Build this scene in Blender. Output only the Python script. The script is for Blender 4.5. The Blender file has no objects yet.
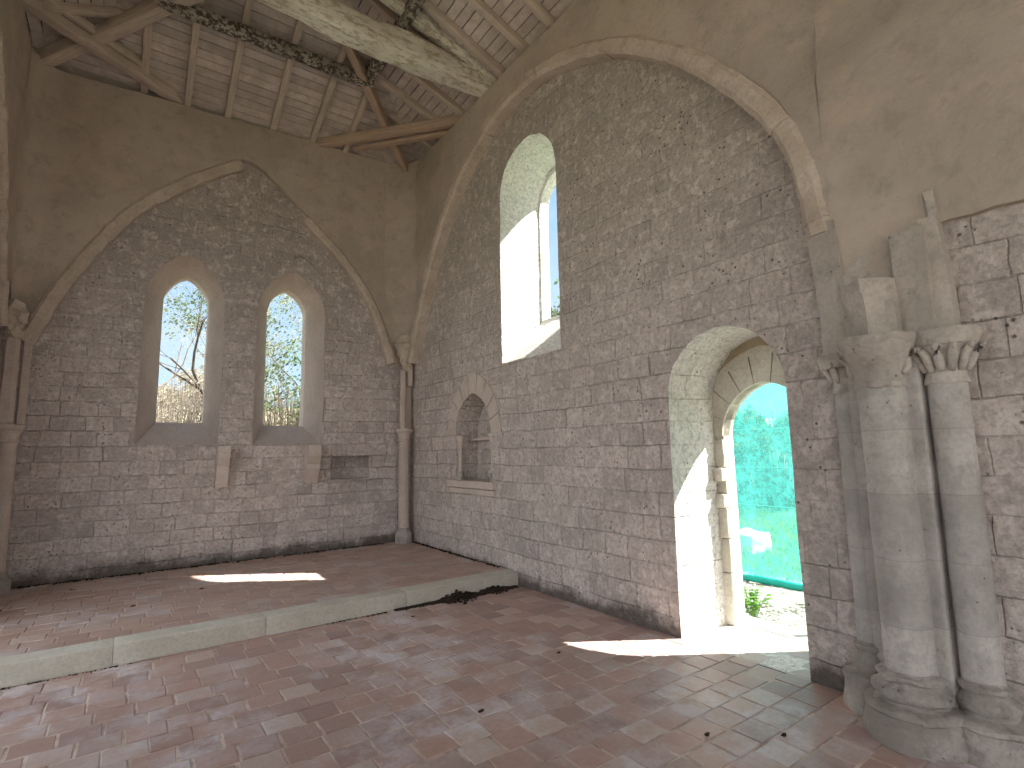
import bpy, bmesh, math, random
from mathutils import Vector, Matrix, noise
PI = math.pi
C = bpy.context.scene.collection
def R_(s): return random.Random(s)
def nz(x, y=0, z=0): return noise.noise(Vector((x, y, z)))

# ------------------------------------------------------------------ materials
def nm(name):
    m = bpy.data.materials.new(name); m.use_nodes = True
    nt = m.node_tree; nt.nodes.clear()
    out = nt.nodes.new('ShaderNodeOutputMaterial')
    b = nt.nodes.new('ShaderNodeBsdfPrincipled')
    nt.links.new(b.outputs[0], out.inputs[0])
    b.inputs['Specular IOR Level'].default_value = 0.25
    return m, nt, b, out
def N(nt, t, **k):
    n = nt.nodes.new(t)
    for a, v in k.items():
        if hasattr(n, a): setattr(n, a, v)
        else: n.inputs[a.replace('_', ' ')].default_value = v
    return n
def L(nt, a, b): nt.links.new(a, b)
def math_(nt, op, a, b=None, c=None):
    n = nt.nodes.new('ShaderNodeMath'); n.operation = op
    for i, v in enumerate((a, b, c)):
        if v is None: continue
        if hasattr(v, 'links') or hasattr(v, 'is_linked'): L(nt, v, n.inputs[i])
        else: n.inputs[i].default_value = v
    return n.outputs[0]
def mixc(nt, f, a, b, mode='MIX'):
    n = nt.nodes.new('ShaderNodeMix'); n.data_type = 'RGBA'; n.blend_type = mode
    for s, v in ((0, f), (6, a), (7, b)):
        if hasattr(v, 'is_linked'): L(nt, v, n.inputs[s])
        elif s == 0: n.inputs[s].default_value = v
        else: n.inputs[s].default_value = (*v, 1)
    return n.outputs[2]
def rng(nt, v, a, b, c=0.0, d=1.0):
    n = nt.nodes.new('ShaderNodeMapRange')
    n.inputs[1].default_value = a; n.inputs[2].default_value = b; n.inputs[3].default_value = c; n.inputs[4].default_value = d
    n.interpolation_type = 'SMOOTHSTEP'
    L(nt, v, n.inputs[0]); return n.outputs[0]
def noi(nt, vec, scale, detail=4, rough=.55, w=None):
    n = nt.nodes.new('ShaderNodeTexNoise'); n.inputs['Scale'].default_value = scale
    n.inputs['Detail'].default_value = detail; n.inputs['Roughness'].default_value = rough
    L(nt, vec, n.inputs['Vector']); return n.outputs['Fac']
def objco(nt):
    return nt.nodes.new('ShaderNodeTexCoord').outputs['Object']
def bump(nt, b, h, strength=.5, dist=.02):
    n = nt.nodes.new('ShaderNodeBump'); n.inputs['Strength'].default_value = strength; n.inputs['Distance'].default_value = dist
    L(nt, h, n.inputs['Height']); L(nt, n.outputs[0], b.inputs['Normal'])

def m_masonry(name, axis, c1, c2, mortar, bw=.40, bh=.245, floor_z=0.0, seed=0.0, stain=(.20,.165,.13), upper=None, warm=None, joint=1.0, ck=.30):
    m, nt, b, out = nm(name)
    co = objco(nt)
    sep = N(nt, 'ShaderNodeSeparateXYZ'); L(nt, co, sep.inputs[0])
    u = sep.outputs['X' if axis == 'x' else 'Y']; z = sep.outputs['Z']
    lowf = noi(nt, co, .9, 2)
    # gently wavy courses
    wz = math_(nt, 'MULTIPLY_ADD', math_(nt, 'SUBTRACT', noi(nt, co, 1.1, 2), .5), .07, z)
    wz = math_(nt, 'ADD', wz, math_(nt, 'MULTIPLY', math_(nt, 'SUBTRACT', noi(nt, co, 9, 3), .5), .022))
    wz = math_(nt, 'ADD', wz, seed)
    row = math_(nt, 'FLOOR', math_(nt, 'DIVIDE', wz, bh))
    # row-wise random shift and block widths
    cm = N(nt, 'ShaderNodeCombineXYZ'); L(nt, math_(nt, 'MULTIPLY', u, 1.1), cm.inputs[0]); L(nt, math_(nt, 'MULTIPLY', row, 3.7), cm.inputs[1])
    uu = math_(nt, 'ADD', u, math_(nt, 'MULTIPLY', noi(nt, cm.outputs[0], 1.0, 2), .9))
    uu = math_(nt, 'ADD', uu, math_(nt, 'MULTIPLY', math_(nt, 'SUBTRACT', noi(nt, co, 7, 2), .5), .035))
    v = N(nt, 'ShaderNodeCombineXYZ'); L(nt, uu, v.inputs[0]); L(nt, wz, v.inputs[1])
    br = N(nt, 'ShaderNodeTexBrick'); br.offset = .5; br.inputs['Scale'].default_value = 1
    br.inputs['Brick Width'].default_value = bw; br.inputs['Row Height'].default_value = bh
    br.inputs['Mortar Size'].default_value = .008; br.inputs['Mortar Smooth'].default_value = .9
    br.inputs['Color1'].default_value = (0, 0, 0, 1); br.inputs['Color2'].default_value = (1, 1, 1, 1); br.inputs['Mortar'].default_value = (.5, .5, .5, 1)
    L(nt, v.outputs[0], br.inputs['Vector'])
    sc = N(nt, 'ShaderNodeSeparateColor'); L(nt, br.outputs['Color'], sc.inputs[0])
    fine = noi(nt, co, 26, 8, .7); mid = noi(nt, co, 5, 5, .6); big = noi(nt, co, 1.1, 4, .6)
    pit = N(nt, 'ShaderNodeTexVoronoi'); pit.inputs['Scale'].default_value = 20; L(nt, co, pit.inputs['Vector'])
    pitm = math_(nt, 'MULTIPLY', rng(nt, pit.outputs['Distance'], .10, .24, 1, 0), rng(nt, mid, .52, .60))
    col = mixc(nt, sc.outputs[0], c1, c2)
    col = mixc(nt, math_(nt, 'MULTIPLY', rng(nt, mid, .35, .7), .5), col, tuple(x*1.18 for x in c1))
    if upper: col = mixc(nt, math_(nt, 'MULTIPLY', rng(nt, z, 2.0, 4.6), .85), col, mixc(nt, sc.outputs[0], upper, tuple(x*.84 for x in upper)))
    if warm: col = mixc(nt, math_(nt, 'MULTIPLY', rng(nt, big, .45, .62), .7), col, warm)
    jf = math_(nt, 'MULTIPLY', br.outputs['Fac'], math_(nt, 'MULTIPLY', rng(nt, noi(nt, co, 2.2, 3), .36, .60, .22, 1), joint))
    br2 = N(nt, 'ShaderNodeTexBrick'); br2.offset = .5; br2.inputs['Scale'].default_value = 1
    br2.inputs['Brick Width'].default_value = bw; br2.inputs['Row Height'].default_value = bh; br2.inputs['Mortar Size'].default_value = .0035; br2.inputs['Mortar Smooth'].default_value = .6
    L(nt, v.outputs[0], br2.inputs['Vector'])
    crk = math_(nt, 'MULTIPLY', br2.outputs['Fac'], rng(nt, noi(nt, co, 2.9, 4, .7), .46, .60, 0, 1))
    dk = rng(nt, noi(nt, co, 1.7, 2), .46, .56)
    fade = rng(nt, z, 1.8, 4.5, 1, .45); jf = math_(nt, 'MULTIPLY', jf, fade); crk = math_(nt, 'MULTIPLY', crk, fade)
    col = mixc(nt, math_(nt, 'MULTIPLY', jf, .75), col, mortar)
    col = mixc(nt, math_(nt, 'MULTIPLY', math_(nt, 'MULTIPLY', jf, dk), .30), col, (.20, .17, .14))
    col = mixc(nt, math_(nt, 'MULTIPLY', rng(nt, fine, .42, .64), .62), col, tuple(x*.48 for x in c1))
    col = mixc(nt, math_(nt, 'MULTIPLY', rng(nt, noi(nt, co, 11, 6, .7), .50, .64), .55), col, tuple(min(.85, x*1.28) for x in c1))
    col = mixc(nt, math_(nt, 'MULTIPLY', rng(nt, noi(nt, co, 14, 7, .75), .56, .66), .45), col, tuple(x*.45 for x in c1))
    col = mixc(nt, math_(nt, 'MULTIPLY', pitm, .7), col, (.07, .06, .05))
    col = mixc(nt, math_(nt, 'MULTIPLY', crk, ck), col, (.15, .125, .105))
    # patches of stain
    st = math_(nt, 'MULTIPLY', rng(nt, noi(nt, co, 3.1, 9, .78), .55, .70), .40)
    col = mixc(nt, st, col, stain)
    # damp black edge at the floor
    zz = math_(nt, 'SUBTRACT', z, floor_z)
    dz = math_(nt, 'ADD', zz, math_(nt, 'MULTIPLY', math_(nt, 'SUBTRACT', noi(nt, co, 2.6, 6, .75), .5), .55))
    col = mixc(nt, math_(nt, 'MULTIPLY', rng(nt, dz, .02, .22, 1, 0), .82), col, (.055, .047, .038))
    L(nt, col, b.inputs['Base Color']); b.inputs['Roughness'].default_value = .92
    h = math_(nt, 'SUBTRACT', math_(nt, 'MULTIPLY', fine, .8), math_(nt, 'MULTIPLY', jf, .45))
    h = math_(nt, 'ADD', h, math_(nt, 'MULTIPLY', mid, 1.3))
    h = math_(nt, 'ADD', h, math_(nt, 'MULTIPLY', sc.outputs[0], .35))
    h = math_(nt, 'SUBTRACT', h, math_(nt, 'MULTIPLY', pitm, .8)); h = math_(nt, 'SUBTRACT', h, math_(nt, 'MULTIPLY', crk, .7))
    bump(nt, b, h, .9, .028)
    return m

def m_stone(name, c, c2=None, scale=1.0, rough=.85, pits=.5, strength=.5, bands=False):
    m, nt, b, out = nm(name); co = objco(nt)
    big = noi(nt, co, 2.5*scale, 5, .6); fine = noi(nt, co, 40*scale, 8, .7); mid = noi(nt, co, 9*scale, 6, .65)
    c2 = c2 or tuple(x*.72 for x in c)
    col = mixc(nt, rng(nt, big, .38, .66), c, c2)
    col = mixc(nt, math_(nt, 'MULTIPLY', rng(nt, fine, .42, .68), .38), col, tuple(x*.55 for x in c))
    col = mixc(nt, math_(nt, 'MULTIPLY', rng(nt, mid, .50, .66), .35*strength*1.6), col, tuple(x*.5 for x in c))
    vo = N(nt, 'ShaderNodeTexVoronoi'); vo.inputs['Scale'].default_value = 22*scale; L(nt, co, vo.inputs['Vector'])
    pm = math_(nt, 'MULTIPLY', rng(nt, vo.outputs['Distance'], .03, .16, 1, 0), rng(nt, mid, .54, .60))
    if bands:
        sp = N(nt, 'ShaderNodeSeparateXYZ'); L(nt, co, sp.inputs[0])
        zw = math_(nt, 'ADD', sp.outputs['Z'], math_(nt, 'MULTIPLY', math_(nt, 'SUBTRACT', noi(nt, co, 3, 2), .5), .02))
        fr = math_(nt, 'FRACT', math_(nt, 'DIVIDE', math_(nt, 'ADD', zw, .12), .36))
        jt = math_(nt, 'ADD', rng(nt, fr, 0, .016, 1, 0), rng(nt, fr, .984, 1.0, 0, 1))
        fl = math_(nt, 'FLOOR', math_(nt, 'DIVIDE', math_(nt, 'ADD', zw, .12), .36))
        wn = N(nt, 'ShaderNodeTexWhiteNoise'); wn.noise_dimensions = '1D'; L(nt, fl, wn.inputs['W'])
        col = mixc(nt, math_(nt, 'MULTIPLY', rng(nt, wn.outputs['Value'], .3, .95), .42), col, tuple(x*.55 for x in c))
        col = mixc(nt, math_(nt, 'MULTIPLY', jt, .45), col, tuple(x*.45 for x in c))
    col = mixc(nt, math_(nt, 'MULTIPLY', pm, pits), col, (.045, .04, .035))
    L(nt, col, b.inputs['Base Color']); b.inputs['Roughness'].default_value = rough
    h = math_(nt, 'ADD', math_(nt, 'MULTIPLY', mid, 1.0), math_(nt, 'MULTIPLY', fine, .35))
    h = math_(nt, 'SUBTRACT', h, math_(nt, 'MULTIPLY', pm, .9))
    bump(nt, b, h, strength, .015)
    return m

def m_plaster(name, c, c2, c3):
    m, nt, b, out = nm(name); co = objco(nt)
    col = mixc(nt, rng(nt, noi(nt, co, .9, 5, .6), .38, .62), c, c2)
    col = mixc(nt, math_(nt, 'MULTIPLY', rng(nt, noi(nt, co, 2.6, 6, .65), .50, .68), .6), col, c3)
    col = mixc(nt, math_(nt, 'MULTIPLY', rng(nt, noi(nt, co, 6, 8, .75), .48, .68), .45), col, tuple(x*.55 for x in c))
    L(nt, col, b.inputs['Base Color']); b.inputs['Roughness'].default_value = .95
    h = math_(nt, 'ADD', math_(nt, 'MULTIPLY', noi(nt, co, 4, 4), 1.6), math_(nt, 'MULTIPLY', noi(nt, co, 28, 6, .65), .35))
    bump(nt, b, h, .55, .03)
    return m

def m_wood(name, c, c2, grain=(1, 14, 14), lichen=None, amount=.5, attr=False, stretch=False):
    m, nt, b, out = nm(name)
    co = nt.nodes.new('ShaderNodeTexCoord').outputs['UV'] if not attr else objco(nt)
    mp = N(nt, 'ShaderNodeMapping'); mp.inputs['Scale'].default_value = grain; L(nt, co, mp.inputs[0])
    g = noi(nt, mp.outputs[0], 3.0, 6, .65)
    oc = objco(nt)
    col = mixc(nt, rng(nt, g, .35, .68), c, c2)
    col = mixc(nt, math_(nt, 'MULTIPLY', rng(nt, noi(nt, oc, 2.3, 4), .45, .65), .45), col, tuple(x*.55 for x in c))
    if attr:
        at = N(nt, 'ShaderNodeAttribute'); at.attribute_name = 'rnd'
        col = mixc(nt, math_(nt, 'MULTIPLY', at.outputs['Fac'], .4), col, tuple(x*.5 for x in c2))
    if lichen:
        if stretch:
            mq = N(nt, 'ShaderNodeMapping'); mq.inputs['Scale'].default_value = (2.2, 6, 6); L(nt, co, mq.inputs[0]); lf = noi(nt, mq.outputs[0], 2.6, 8, .72)
        else: lf = noi(nt, oc, 17, 6, .75)
        a2 = rng(nt, noi(nt, oc, 1.6, 2), .35, .6)
        col = mixc(nt, math_(nt, 'MULTIPLY', rng(nt, lf, .50-.1*amount, .56-.05*amount), math_(nt, 'MULTIPLY_ADD', a2, .4, .6)), col, lichen)
        vo = N(nt, 'ShaderNodeTexVoronoi'); vo.inputs['Scale'].default_value = 26; L(nt, oc, vo.inputs['Vector'])
        col = mixc(nt, math_(nt, 'MULTIPLY', rng(nt, vo.outputs['Distance'], .06, .2, 1, 0), rng(nt, noi(nt, oc, 8, 3), .5, .6)), col, (.02, .018, .015))
    L(nt, col, b.inputs['Base Color']); b.inputs['Roughness'].default_value = .85
    bump(nt, b, math_(nt, 'ADD', g, math_(nt, 'MULTIPLY', noi(nt, oc, 12, 5), .6)), .5, .012)
    return m

def m_tile(name, c1, c2, c3, haze):
    m, nt, b, out = nm(name); co = objco(nt)
    at = N(nt, 'ShaderNodeAttribute'); at.attribute_name = 'rnd'
    r = at.outputs['Fac']
    col = mixc(nt, r, c1, c2)
    wn = N(nt, 'ShaderNodeTexWhiteNoise'); wn.noise_dimensions = '1D'; L(nt, math_(nt, 'MULTIPLY', r, 517.3), wn.inputs['W'])
    col = mixc(nt, rng(nt, wn.outputs['Value'], .72, .95), col, c3)
    mid = noi(nt, co, 3.3, 7, .7)
    big = noi(nt, co, .75, 3, .55)
    hz = math_(nt, 'MULTIPLY', rng(nt, mid, .40, .62), rng(nt, big, .40, .58, .12, 1))
    hz = math_(nt, 'MULTIPLY', hz, math_(nt, 'MULTIPLY_ADD', wn.outputs['Value'], .7, .3))
    col = mixc(nt, math_(nt, 'MULTIPLY', hz, .95), col, haze)
    fine = noi(nt, co, 30, 8, .7)
    col = mixc(nt, math_(nt, 'MULTIPLY', rng(nt, fine, .4, .8), .35), col, tuple(x*.55 for x in c1))
    L(nt, col, b.inputs['Base Color'])
    L(nt, rng(nt, mid, .3, .7, .34, .62), b.inputs['Roughness']); b.inputs['Specular IOR Level'].default_value = .5
    bump(nt, b, math_(nt, 'ADD', math_(nt, 'MULTIPLY', fine, .4), mid), .35, .008)
    return m

def m_plain(name, c, rough=.8, c2=None, scale=6, trans=None):
    m, nt, b, out = nm(name); co = objco(nt)
    col = mixc(nt, rng(nt, noi(nt, co, scale, 6, .65), .35, .65), c, c2 or tuple(x*.7 for x in c))
    L(nt, col, b.inputs['Base Color']); b.inputs['Roughness'].default_value = rough
    if trans:
        tr = N(nt, 'ShaderNodeBsdfTranslucent'); L(nt, col, tr.inputs[0])
        mx = N(nt, 'ShaderNodeMixShader'); mx.inputs[0].default_value = trans
        L(nt, b.outputs[0], mx.inputs[1]); L(nt, tr.outputs[0], mx.inputs[2]); L(nt, mx.outputs[0], out.inputs[0])
    return m

GREY1, GREY2 = (.400, .340, .312), (.300, .254, .232)
M = {}
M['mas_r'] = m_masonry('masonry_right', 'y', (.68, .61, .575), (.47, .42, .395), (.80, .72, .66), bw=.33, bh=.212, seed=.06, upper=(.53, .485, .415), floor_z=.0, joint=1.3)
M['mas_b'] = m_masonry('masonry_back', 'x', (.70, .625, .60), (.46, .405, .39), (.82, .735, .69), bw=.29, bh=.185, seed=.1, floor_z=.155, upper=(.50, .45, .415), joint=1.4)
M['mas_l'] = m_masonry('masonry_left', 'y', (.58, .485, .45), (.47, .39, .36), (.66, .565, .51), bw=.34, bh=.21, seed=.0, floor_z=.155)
M['mas_s'] = m_masonry('masonry_side', 'y', (.54, .47, .40), (.42, .36, .31), (.46, .40, .34), bw=.5, bh=.30, seed=.2, joint=1.2)
M['plaster'] = m_plaster('old_plaster', (.55, .485, .42), (.45, .395, .34), (.60, .485, .40))
M['white'] = m_masonry('limewashed_reveal', 'x', (.86, .845, .80), (.78, .76, .71), (.84, .82, .77), bw=.30, bh=.21, seed=.05, floor_z=-9, stain=(.55, .50, .42), joint=.6, ck=.35)
M['rib'] = m_stone('rib_stone', (.64, .56, .48), (.53, .45, .375), pits=.35, strength=.6)
M['voussoir'] = m_stone('dressed_stone', (.66, .575, .52), (.58, .50, .45), pits=.2, strength=.25)
M['frame'] = m_stone('door_stone', (.66, .62, .54), (.56, .51, .43), pits=.4, strength=.5)
M['brown'] = m_plaster('stained_plaster', (.38, .30, .20), (.46, .38, .28), (.30, .23, .15))
M['pier'] = m_stone('pier_stone', (.60, .575, .55), (.42, .40, .375), pits=.9, strength=.8, bands=True)
M['stub'] = m_stone('stub_stone', (.58, .53, .48), (.46, .42, .375), pits=.6, strength=.8)
M['base'] = m_stone('worn_base_stone', (.48, .445, .41), (.31, .285, .255), pits=.8, strength=1.2)
M['cap'] = m_stone('capital_stone', (.60, .555, .51), (.42, .38, .34), pits=.7, strength=.9)
M['col'] = m_stone('column_stone', (.62, .54, .485), (.52, .445, .40), pits=.3, strength=.3)
M['kerb'] = m_stone('kerb_stone', (.66, .645, .58), (.57, .55, .48), pits=.12, strength=.15, rough=.55)
M['tile'] = m_tile('terracotta_tiles', (.48, .315, .27), (.34, .235, .215), (.55, .43, .385), (.70, .67, .72))
M['tile_p'] = m_tile('platform_tiles', (.50, .35, .285), (.40, .28, .24), (.54, .42, .36), (.60, .55, .57))
M['mortar'] = m_plain('tile_mortar', (.70, .60, .53), .9, (.36, .29, .25), 5)
M['board'] = m_wood('roof_boards', (.74, .67, .62), (.58, .51, .47), (3, 3, 3), attr=True)
M['rafter'] = m_wood('rafter_wood', (.66, .57, .49), (.50, .43, .37))
M['hip'] = m_wood('brown_beam_wood', (.58, .45, .35), (.44, .33, .26))
M['tie'] = m_wood('whitewashed_log', (.62, .56, .46), (.42, .36, .26), (1, 8, 8), lichen=(.80, .79, .71), amount=.75, stretch=True)
M['purlin'] = m_wood('lichened_purlin', (.14, .11, .09), (.09, .07, .055), lichen=(.52, .50, .43), amount=.3)
M['cover'] = m_plain('light_block_sheet', (.05, .045, .04), .9)
M['dirt'] = m_plain('black_soil', (.022, .017, .013), 1.0, (.05, .035, .025), 40)
M['gravel'] = m_plain('gravel', (.52, .49, .44), .95, (.30, .27, .23), 22)
M['grassg'] = m_plain('meadow', (.16, .26, .07), .95, (.10, .18, .05), 3)
M['grass'] = m_plain('grass_blades', (.17, .30, .07), .7, (.28, .34, .12), 2, trans=.4)
M['hill'] = m_plain('dry_hillside', (.36, .32, .24), .95, (.24, .23, .14), 1.5)
M['leaf'] = m_plain('green_leaf', (.20, .42, .07), .5, (.30, .50, .10), 12, trans=.45)
M['tleaf'] = m_plain('tree_leaf', (.10, .18, .07), .6, (.22, .24, .13), 1.5, trans=.45)
M['bud'] = m_plain('pale_spring_leaf', (.42, .38, .31), .6, (.30, .28, .20), 1.5, trans=.45)
M['bark'] = m_plain('bark', (.17, .14, .12), .9, (.09, .075, .06), 8)
M['twig'] = m_plain('pale_twigs', (.36, .31, .26), .9, (.22, .18, .15), 8)
M['hose'] = m_plain('teal_roll', (.01, .36, .30), .45, (.01, .28, .24), 6)
M['rock'] = m_stone('pale_rock', (.72, .68, .60), (.55, .51, .44))
def m_net():
    m, nt, b, out = nm('teal_netting'); co = objco(nt)
    sp = N(nt, 'ShaderNodeSeparateXYZ'); L(nt, co, sp.inputs[0])
    dens = rng(nt, noi(nt, co, 9, 8, .8), .38, .64, .36, .66)
    seam = math_(nt, 'FRACT', math_(nt, 'DIVIDE', math_(nt, 'ADD', sp.outputs['Z'], .10), .48))
    seam = rng(nt, seam, 0, .03, 1, 0)
    f = math_(nt, 'MAXIMUM', dens, math_(nt, 'MULTIPLY', seam, .9))
    d = N(nt, 'ShaderNodeBsdfDiffuse'); d.inputs[0].default_value = (.10, .50, .49, 1)
    t = N(nt, 'ShaderNodeBsdfTranslucent'); t.inputs[0].default_value = (.10, .56, .54, 1)
    mx = N(nt, 'ShaderNodeMixShader'); mx.inputs[0].default_value = .5; L(nt, d.outputs[0], mx.inputs[1]); L(nt, t.outputs[0], mx.inputs[2])
    tp = N(nt, 'ShaderNodeBsdfTransparent'); tp.inputs[0].default_value = (.80, .97, .95, 1)
    m2 = N(nt, 'ShaderNodeMixShader'); L(nt, f, m2.inputs[0]); L(nt, tp.outputs[0], m2.inputs[1]); L(nt, mx.outputs[0], m2.inputs[2])
    L(nt, m2.outputs[0], out.inputs[0]); return m
M['net'] = m_net()

# ------------------------------------------------------------------ object helpers
def obj(name, bm, mats, parent=None, smooth=False, auto=None):
    me = bpy.data.meshes.new(name)
    if isinstance(bm, bmesh.types.BMesh):
        bm.normal_update(); bm.to_mesh(me); bm.free()
    else: me = bm
    for m in (mats if isinstance(mats, (list, tuple)) else [mats]): me.materials.append(m)
    if smooth:
        for p in me.polygons: p.use_smooth = True
        if auto:
            try: me.set_sharp_from_angle(angle=auto)
            except Exception: pass
    o = bpy.data.objects.new(name, me); C.objects.link(o)
    if parent is not None: o.parent = parent
    return o
def tag(o, label, cat, group=None, kind=None):
    o['label'] = label; o['category'] = cat
    if group: o['group'] = group
    if kind: o['kind'] = kind
    return o
def struct(o, label=None, cat=None):
    o['kind'] = 'structure'
    if label: o['label'] = label
    if cat: o['category'] = cat
    return o
def thing(name, label, cat, group=None):
    o = bpy.data.objects.new(name, None); C.objects.link(o); o.empty_display_size = .1
    return tag(o, label, cat, group)

def box(bm, x0, x1, y0, y1, z0, z1, mi=0):
    vs = [bm.verts.new((x, y, z)) for x in (x0, x1) for y in (y0, y1) for z in (z0, z1)]
    for f in ((0, 1, 3, 2), (4, 6, 7, 5), (0, 4, 5, 1), (2, 3, 7, 6), (0, 2, 6, 4), (1, 5, 7, 3)):
        g = bm.faces.new([vs[i] for i in f]); g.material_index = mi
    return vs
def rough_box(x0, x1, y0, y1, z0, z1, cuts=5, amp=.008, sc=6, bev=.012, seed=0):
    bm = bmesh.new(); box(bm, x0, x1, y0, y1, z0, z1)
    bmesh.ops.recalc_face_normals(bm, faces=bm.faces)
    if bev: bmesh.ops.bevel(bm, geom=list(bm.edges), offset=bev, segments=2, affect='EDGES', profile=.6)
    bmesh.ops.subdivide_edges(bm, edges=list(bm.edges), cuts=cuts, use_grid_fill=True)
    wob(bm, amp, sc, seed); return bm
def wob(bm, amp, sc=6, seed=0):
    for v in bm.verts:
        p = v.co*sc+Vector((seed*3.1, seed*1.7, seed)); 
        v.co += noise.noise_vector(p)*amp + noise.noise_vector(p*3.1)*amp*.4
def loft(bm, rings, close=True, cap=True, mi=0):
    """rings: lists of points"""
    rv = [[bm.verts.new(p) for p in r] for r in rings]
    n = len(rings[0])
    for a, b in zip(rv[:-1], rv[1:]):
        for i in range(n if close else n-1):
            j = (i+1) % n
            f = bm.faces.new((a[i], a[j], b[j], b[i])); f.material_index = mi
    if cap and close:
        bm.faces.new(rv[0][::-1]).material_index = mi; bm.faces.new(rv[-1]).material_index = mi
    return rv
def lathe(prof, cx, cy, segs=28, amp=0, sc=5, seed=0, sub=1, shape=None):
    """prof: (r,z) list, dense; rough noise displacement"""
    bm = bmesh.new(); P = []
    for (a, b) in zip(prof[:-1], prof[1:]):
        k = max(1, int(math.hypot(b[0]-a[0], b[1]-a[1])/.03)) if sub else 1
        for i in range(k): P.append((a[0]+(b[0]-a[0])*i/k, a[1]+(b[1]-a[1])*i/k))
    P.append(prof[-1]); rings = []
    for r, z in P:
        ring = []
        for i in range(segs):
            t = 2*PI*i/segs; rr = r*(shape(t, z) if shape else 1)
            ring.append(Vector((cx+rr*math.cos(t), cy+rr*math.sin(t), z)))
        rings.append(ring)
    loft(bm, rings)
    if amp: wob(bm, amp, sc, seed)
    bmesh.ops.recalc_face_normals(bm, faces=bm.faces)
    return bm
def crom(pts, n=8):
    P = [Vector(p) for p in pts]; P = [2*P[0]-P[1]]+P+[2*P[-1]-P[-2]]; out = []
    for i in range(1, len(P)-2):
        for k in range(n):
            t = k/n; a, b, c, d = P[i-1:i+3]
            out.append(.5*((2*b)+(-a+c)*t+(2*a-5*b+4*c-d)*t*t+(-a+3*b-3*c+d)*t**3))
    out.append(P[-2]); return out
def beam(name, p0, p1, w, h, mat, parent=None, roll=Vector((0, 0, 1)), amp=.008, seed=0, n=None, bow=0, taper=1.0, round_=0, wfn=None):
    """hewn timber: w across, h along 'roll'"""
    p0, p1 = Vector(p0), Vector(p1); d = p1-p0; Ln = d.length; d.normalize()
    s = d.cross(roll).normalized(); up = s.cross(d).normalized()
    n = n or max(4, int(Ln/.10)); bm = bmesh.new(); rings = []
    k = 3 if not round_ else 5
    base = []
    # rounded rectangle cross section
    c = .18 if not round_ else round_
    corners = [(-1, -1), (1, -1), (1, 1), (-1, 1)]
    for q, (a, b) in enumerate(corners):
        a0 = PI+q*PI/2
        for i in range(k):
            t = a0+PI/2*i/(k-1)
            base.append((a*(1-c)+c*math.cos(t), b*(1-c)+c*math.sin(t)))
    for i in range(n+1):
        t = i/n; sc = 1+(taper-1)*t
        if wfn: sc *= wfn(t)
        off = up*(bow*math.sin(PI*t)) + s*(nz(t*Ln*.7, seed, 3)*amp*2) + up*(nz(t*Ln*.7, seed, 7)*amp*2)
        ring = []
        for j, (a, b) in enumerate(base):
            e = 1+nz(t*Ln*2.5, j*.35, seed*5.3)*amp*7
            ring.append(p0+d*(Ln*t)+off+s*(a*w/2*sc*e)+up*(b*h/2*sc*e))
        rings.append(ring)
    rv = loft(bm, rings)
    uv = bm.loops.layers.uv.new('UVMap'); m = len(base)
    for f in bm.faces:
        for l in f.loops:
            co = l.vert.co-p0; l[uv].uv = (co.dot(d)+seed*1.3, (co.dot(s)+co.dot(up))*1.0+seed*.7)
    bmesh.ops.recalc_face_normals(bm, faces=bm.faces)
    return obj(name, bm, mat, parent, smooth=True, auto=math.radians(38))

# ------------------------------------------------------------------ camera
Rm = [[0.8137040334901098, 0.058463210444925626, 0.5783319106762125], [-0.5810051151902415, 0.11236213060155567, 0.8061065734314868], [-0.017855027434884933, -0.9919459686047175, 0.12539694320097372]]
cam = bpy.data.cameras.new('camera'); co_ = bpy.data.objects.new('camera', cam); C.objects.link(co_)
mw = Matrix(((Rm[0][0], -Rm[0][1], -Rm[0][2], 0), (Rm[1][0], -Rm[1][1], -Rm[1][2], 0), (Rm[2][0], -Rm[2][1], -Rm[2][2], 1.6), (0, 0, 0, 1)))
co_.matrix_world = mw; cam.sensor_width = 36; cam.lens = 530/1024*36; cam.clip_start = .05; cam.clip_end = 400
bpy.context.scene.camera = co_

XR, YB, XL = 3.88, 8.42, -1.36      # inner masonry faces
PR, PB, PL = 3.76, 8.32, -1.25      # plaster faces
HZ = .155                            # platform height

# ------------------------------------------------------------------ openings
def arch_loop(u0, u1, zb, zs, za, n=18, pointed=True, jit=0, seed=0):
    """outline loop from bottom-left up over and down to bottom-right; (u,z)"""
    pts = []; m = 7
    for i in range(m): pts.append((u0, zb+(zs-zb)*i/m))
    um = (u0+u1)/2; hw = (u1-u0)/2; H = za-zs
    if pointed and H > hw*1.02:
        Rr = (hw*hw+H*H)/(2*hw)
        amax = math.asin(min(1, H/Rr)) if Rr >= H else PI/2
        amax = math.atan2(H, Rr-hw)
        for i in range(n//2): 
            a = amax*i/(n//2); pts.append((u0+Rr-Rr*math.cos(a), zs+Rr*math.sin(a)))
        for i in range(n//2, -1, -1):
            a = amax*i/(n//2); pts.append((u1-Rr+Rr*math.cos(a), zs+Rr*math.sin(a)))
    else:
        for i in range(n+1):
            a = PI-PI*i/n; pts.append((um+hw*math.cos(a), zs+H*math.sin(a)))
    for i in range(1, m+1): pts.append((u1, zs+(zb-zs)*i/m))
    for i in range(1, 6): pts.append((u1+(u0-u1)*i/6, zb))
    if jit: pts = [(u+nz(u*9, z*9, seed)*jit, z+nz(u*9, z*9, seed+9)*jit) for u, z in pts]
    return pts
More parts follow.
